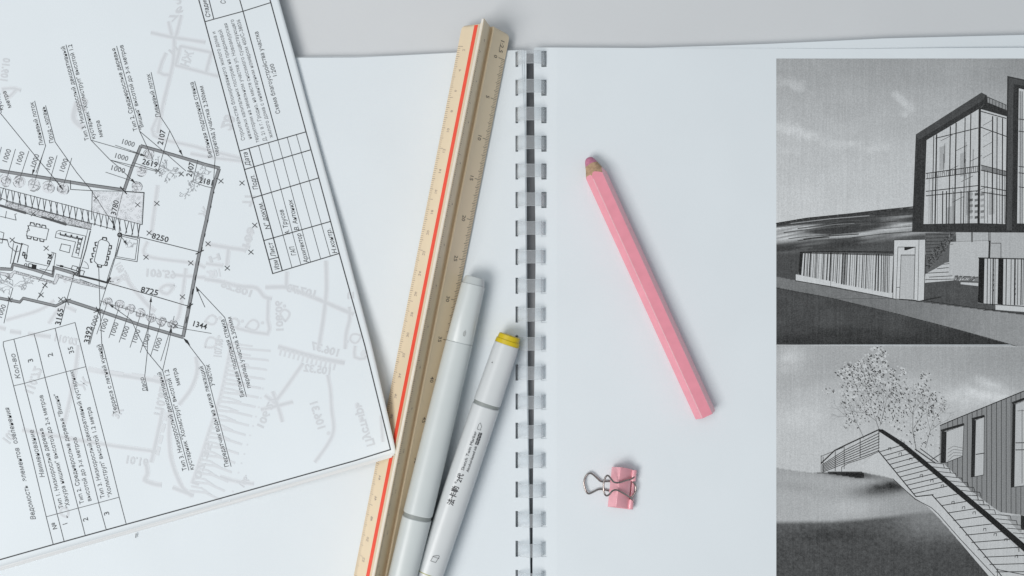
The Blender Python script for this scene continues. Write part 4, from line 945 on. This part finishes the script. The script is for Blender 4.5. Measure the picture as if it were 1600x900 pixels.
def marker_root(pa_, pb_, za, zb, label):
    A = P(*pa_, za); B = P(*pb_, zb); dv = (B - A).normalized()
    # local -Y along dv
    y = -dv; z = Vector((0, 0, 1)); x = y.cross(z).normalized(); z = x.cross(y)
    m3 = Matrix((x, y, z)).transposed()
    r = empty('marker_pen', A, label, 'marker', m3.to_euler()); return r, (B - A).length
r1, L1 = marker_root((741.5, 437), (629.5, 900), ZP + .0063, ZP + .0122, 'light grey marker pen leaning on the ruler, plain barrel without print')
Y = lambda y: (y - 437) * 1.0285 / PPM * .975
lathe('cap_end', [(-.0012, .0040), (-.0010, .0047), (-.0003, .0050), (.0022, .0054), (.0026, .0056)], M['grey1'], r1, True)
lathe('cap', [(.0026, .0052), (.0027, .0058), (.0040, .0059), (Y(535) - .0004, .0065), (Y(535), .0063)], M['grey1'], r1, True, True)
lathe('barrel', [(Y(535), .0062), (Y(535) + .0003, .0066), (Y(700), .0071), (Y(799), .0072), (Y(800), .0070)], M['grey1'], r1, True, True)
lathe('ring', [(Y(800), .0068), (Y(806), .0068)], M['greyd'], r1, True, True)
lathe('lower_cap', [(Y(806), .0069), (Y(807), .0072), (Y(900), .0069), (Y(960), .0064), (Y(962), .0055)], M['grey1'], r1, True, True)
def wrap_mark(pts, m, name, root, r_at, parent=None, fs=None, lift=.00006):
    """pts: (s across in m, y down the axis) laid on the top of the round barrel"""
    vs = []
    for s_, y in pts:
        r = r_at(y); ex = 2.5
        # solve height on the superellipse
        u = max(-.999, min(.999, s_ / r)); z = r * (1 - abs(u) ** ex) ** (1 / ex); vs.append((s_, -y, z + lift))
    return mesh(name, vs, fs, m, parent or root, False, world=False)
# dark smudges near the joint of the grey marker
pts = []
for i in range(14): a = 6.283 * i / 14; pts.append((.0016 + .0008 * math.cos(a) * random.uniform(.5, 1), Y(520) + .0021 * math.sin(a) * random.uniform(.6, 1)))
wrap_mark(pts, M['smudge'], 'smudge', r1, lambda y: .00645, fs=[tuple(range(14))], lift=.0001)
r2, L2 = marker_root((793.5, 533), (670.5, 898), ZP + .0066, ZP + .0068, 'pale marker pen with a yellow end cap and black printed lettering')
K2 = 385.2 / 1 ; Y2 = lambda y: (y - 533) * math.hypot(1, 123 / 365) / PPM * .976
lathe('yellow_end', [(-.0030, .0049), (-.0027, .0053), (-.0006, .0055), (-.0004, .0059), (.0016, .0061)], M['yellow'], r2, True, True)
lathe('cap', [(.0016, .0059), (.0018, .0061), (.0050, .0063), (Y2(629) - .0002, .00675), (Y2(629), .0065)], M['grey2'], r2, True, True)
lathe('ring', [(Y2(629), .0064), (Y2(634), .0064)], M['greyd'], r2, True, True)
lathe('barrel', [(Y2(634), .0064), (Y2(634) + .0003, .0068), (Y2(760), .0070), (Y2(892.5), .0068)], M['grey2'], r2, True, True)
lathe('joint_line', [(Y2(892.5), .00675), (Y2(893.8), .00675)], M['olive'], r2, True, True)
lathe('lower_cap', [(Y2(893.8), .0067), (Y2(960), .0064), (Y2(1000), .0060), (Y2(1002), .0052)], M['grey2'], r2, True, True)
lt = []; lf = []
def mk_text(s_, y_from, y_to, off, h, bold=.0):
    """reads up the barrel (from the lower end to the upper end)"""
    tv, tf, tw = text_geo(s_, 0, bold); k = (y_from - y_to) / tw; ky = h / .72; n0 = len(lt)
    for x_, y_ in tv: lt.append((off - y_ * ky, y_from - x_ * k))
    lf.extend(tuple(n0 + i for i in f) for f in tf)
yy = lambda y: Y2(y)
def flush(name):
    global lt, lf
    wrap_mark(lt, M['black'], name, r2, lambda y: .00700, fs=lf, lift=.00012); lt = []; lf = []
mk_text('法卡勒', yy(786), yy(757), -.0000, .0026, .02); mk_text('®', yy(753.5), yy(750.5), -.0017, .0011); mk_text('2代', yy(750), yy(737), .0002, .0023, .02)
flush('printed_characters')
mk_text('Sketch Twin Marker', yy(732), yy(672), -.0003, .0015, 0); flush('printed_words'); mk_text('Alcohol-based ink', yy(732), yy(692), .0021, .0013, .006); flush('printed_words')
def lt_poly(p_): n0 = len(lt); lt.extend(p_); lf.append(tuple(range(n0, n0 + len(p_))))
def lt_line(pts, w=.00016, closed=False):
    if closed: pts = pts + [pts[0]]
    for a, b in zip(pts[:-1], pts[1:]):
        L_ = math.hypot(b[0] - a[0], b[1] - a[1]); nx, ny = -(b[1] - a[1]) / L_ * w / 2, (b[0] - a[0]) / L_ * w / 2; lt_poly([(a[0] + nx, a[1] + ny), (b[0] + nx, b[1] + ny), (b[0] - nx, b[1] - ny), (a[0] - nx, a[1] - ny)])
for i in range(9):
    y = yy(690) - i * (yy(690) - yy(671)) / 9; dw = (yy(690) - yy(671)) / 9
    lt_poly([(.0007, y), (.0007, y - dw * (.55 if i % 3 else .8)), (.0014, y - dw * .7), (.0014, y)]); lt_poly([(.0016, y), (.0016, y - dw * .8), (.0024, y - dw * (.9 if i % 2 else .5)), (.0024, y)])
flush('printed_badge')
lt_line([(-.0006, yy(668)), (.0012, yy(668)), (.0009, yy(665)), (.0012, yy(663)), (-.0001, yy(658)), (-.0006, yy(661))], .00014, True)
flush('printed_nib_symbol')
lt_line([(-.0016, yy(872)), (-.0010, yy(864)), (.0012, yy(861)), (.0018, yy(862)), (.0010, yy(872)), (-.0016, yy(872))], .00016)
lt_line([(-.0014, yy(865)), (.0020, yy(865))], .00014)
# barrel lettering sits on its own mesh that hugs the round surface
flush('printed_nib_symbol')
lt2 = []
for i in range(8): a = 6.283 * i / 8; lt2.append((-.0040 + .00025 * math.cos(a), Y2(569) + .0003 * math.sin(a)))
wrap_mark(lt2, M['black'], 'ink_speck', r2, lambda y: .0066, fs=[tuple(range(8))], lift=.0001)

# ================================================================== PENCIL
ap = .0046; rc = ap / math.cos(R(30))
A = P(919.5, 247, ZP + .0046); B = P(1102.5, 648.5, ZP + ap)
dv = (B - A).normalized(); LP = (B - A).length
pencil = empty('pencil', A, 'thick pink hexagonal pencil with a blunt pink tip', 'pencil', (0, 0, math.atan2(dv.y, dv.x) + math.pi / 2))
# hex body with a scalloped cut where the cone starts (analytic: cone surface meets hexagon)
def ycone(r): return .0010 + (r - .0024) * 2.9
nA = 72; vs = []; fs = []
def hexr(a): b = a % R(60) - R(30); return ap / math.cos(b)
ang = [2 * math.pi * i / nA + R(0) for i in range(nA)]
for a in ang: # cut edge
    r = hexr(a); vs.append((r * math.cos(a), -ycone(r) - .0006 * math.sin(5 * a + 1), r * math.sin(a)))
for yv, sh in ((LP - .0003, 1), (LP, .975)):
    for a in ang: r = hexr(a) * sh; vs.append((r * math.cos(a), -yv, r * math.sin(a)))
for s_ in range(2):
    for i in range(nA): j = (i + 1) % nA; fs.append((s_ * nA + i, s_ * nA + j, (s_ + 1) * nA + j, (s_ + 1) * nA + i))
fs.append(tuple(range(3 * nA - 1, 2 * nA - 1, -1)))

o = mesh('pencil_barrel', vs, fs, M['pink'], pencil, False, world=False); autosmooth(o, 25)
def ring_at(y, r, wob=0): return [(r * math.cos(a), -y - wob * math.sin(3 * a), r * math.sin(a)) for a in ang]
def tubeskin(rings, name, m, parent, cap=False):
    vs = [v for r_ in rings for v in r_]; fs = []; n_ = len(rings[0])
    for s_ in range(len(rings) - 1):
        for i in range(n_): j = (i + 1) % n_; fs.append((s_ * n_ + i, s_ * n_ + j, (s_ + 1) * n_ + j, (s_ + 1) * n_ + i))
    if cap: fs.append(tuple(range(n_)))
    o = mesh(name, vs, fs, m, parent, False, world=False); return autosmooth(o, 40)
tubeskin([ring_at(.0032, .00316, .0002), ring_at(.0050, .0037), [(v[0], v[1], v[2]) for v in vs[:nA]]], 'wooden_cone', M['wood'], pencil)
tubeskin([ring_at(-.0003, .0006), ring_at(-.0001, .0013), ring_at(.0005, .0020), ring_at(.0014, .0025), ring_at(.0032, .00316, .0002)], 'lead_tip', M['lead'], pencil, True)
# paler pink line along one upper edge
for k in (2,):
    a = R(60 * k); r = rc
    for yy0, yy1 in ((.0105, LP - .0004),):
        c = Vector((r * math.cos(a), 0, r * math.sin(a))); tdir = Vector((-math.sin(a), 0, math.cos(a))); nn = Vector((math.cos(a), 0, math.sin(a)))
        q = []
        for y in (yy0, yy1):
            q += [c + tdir * .00028 - nn * .00012 + Vector((0, -y, 0)), c + nn * .00004 + Vector((0, -y, 0)), c - tdir * .00028 - nn * .00012 + Vector((0, -y, 0))]
        mesh('pale_edge', q, [(0, 1, 4, 3), (1, 2, 5, 4)], M['pinkedge'], pencil, False, world=False)

# ================================================================== BINDER CLIP
clip = empty('binder_clip', P(968, 762, ZP), 'small pink binder clip with shiny wire handles lying on its side', 'clip')
def CP(a, b, t, z): return P(a[0] + (b[0] - a[0]) * t, a[1] + (b[1] - a[1]) * t, ZP + z)
E0 = ((956.5, 729.5), (950, 792)); E1 = ((969.5, 730), (962.5, 791.5)); E2 = ((987.5, 733), (981, 794.5)); E3 = ((993, 734.5), (987, 796))
prof = [(E3, .0014), (mixp(E0[0], E3[0], .5), .0014)]
def wall_strip(pts, t0, t1, name, m, th=.00035, nt=6, par=clip):
    vs = []; fs = []; n_ = len(pts)
    for k in range(nt + 1):
        t = t0 + (t1 - t0) * k / nt
        for (a, b), z in pts: vs.append(CP(a, b, t, z))
    for k in range(nt):
        for i in range(n_ - 1): fs.append((k * n_ + i, k * n_ + i + 1, (k + 1) * n_ + i + 1, (k + 1) * n_ + i))
    o = mesh(name, vs, fs, m, par, False); autosmooth(o, 40)
    md = o.modifiers.new('t', 'SOLIDIFY'); md.thickness = th; md.offset = 0
    bv = o.modifiers.new('b', 'BEVEL'); bv.width = .0001; bv.segments = 2; bv.limit_method = 'ANGLE'
    return o
def sh(E, dx): return ((E[0][0] + dx, E[0][1]), (E[1][0] + dx, E[1][1]))
wall_strip([(sh(E3, -2), .0013), (sh(E0, 2), .0013), (sh(E0, .4), .0016), (E0, .0022), (sh(E1, -1.2), .0080), (E1, .0085), (sh(E1, 1.5), .0083), (E2, .0040)], 0, 1, 'clip_body', M['clip'])
def roll(t0, t1, r, cx, cz, name):
    pts = []
    for i in range(13):
        a = R(200 - 300 * i / 12)
        pts.append((sh(E3, cx + r * math.cos(a) * PPM), cz + r * math.sin(a)))
    return wall_strip(pts, t0, t1, name, M['clip'], .0003, 2)
roll(0, .285, .0013, -2.2, .0033, 'rolled_lip'); roll(.745, 1, .0013, -2.2, .0033, 'rolled_lip')
roll(.31, .70, .0009, -2.0, .0016, 'rolled_lip')
def wire(path, name, r=.00045):
    cu = bpy.data.curves.new(name, 'CURVE'); cu.dimensions = '3D'; sp = cu.splines.new('POLY'); q = spline([tuple(P(x, y, ZP + z)) for x, y, z in path], 6)
    sp.points.add(len(q) - 1)
    for p_, v in zip(sp.points, q): p_.co = (*v, 1)
    cu.bevel_depth = r; cu.bevel_resolution = 3; cu.use_fill_caps = True
    o = bpy.data.objects.new('w', cu); COL.objects.link(o); dg = bpy.context.evaluated_depsgraph_get()
    me = bpy.data.meshes.new_from_object(o.evaluated_get(dg)); bpy.data.objects.remove(o)
    me.name = name; me.materials.clear(); me.transform(Matrix.Translation(-clip.location)); return link(name, me, M['steel'], clip, True)
wire([(994, 741, .0034), (987.5, 748, .0052), (978, 750.5, .0075), (967, 754, .0098), (959, 753, .0104), (954, 747, .0108), (950, 743, .0112), (946.5, 745, .0115), (943.5, 753, .0118), (943, 762, .0118), (944.5, 771, .0116), (947.5, 774.5, .0113), (952, 772.5, .0110), (957, 767, .0106), (963, 765.5, .0100), (971, 769, .0085), (984.5, 777.5, .0052), (990, 785, .0034)], 'wire_handle')
wire([(990, 757, .0006), (970, 755, .0006), (953, 752, .0007), (940, 752.3, .0010), (934, 748, .0012), (926, 741, .0014), (921, 739.5, .0015), (916, 743, .0016), (912.8, 751, .0017), (913, 759, .0017), (916, 768, .0016), (920, 771.3, .0015), (927, 768.5, .0013), (934, 765, .0011), (941, 764.5, .0009), (952, 767, .0007), (985, 774, .0006)], 'wire_handle', .00047)
wire([(986.5, 749.5, .0030), (990, 754, .0030), (993.5, 760, .0028), (993, 768, .0028), (990, 773.5, .0029), (985.5, 777.5, .0030)], 'wire_hinge', .00045)
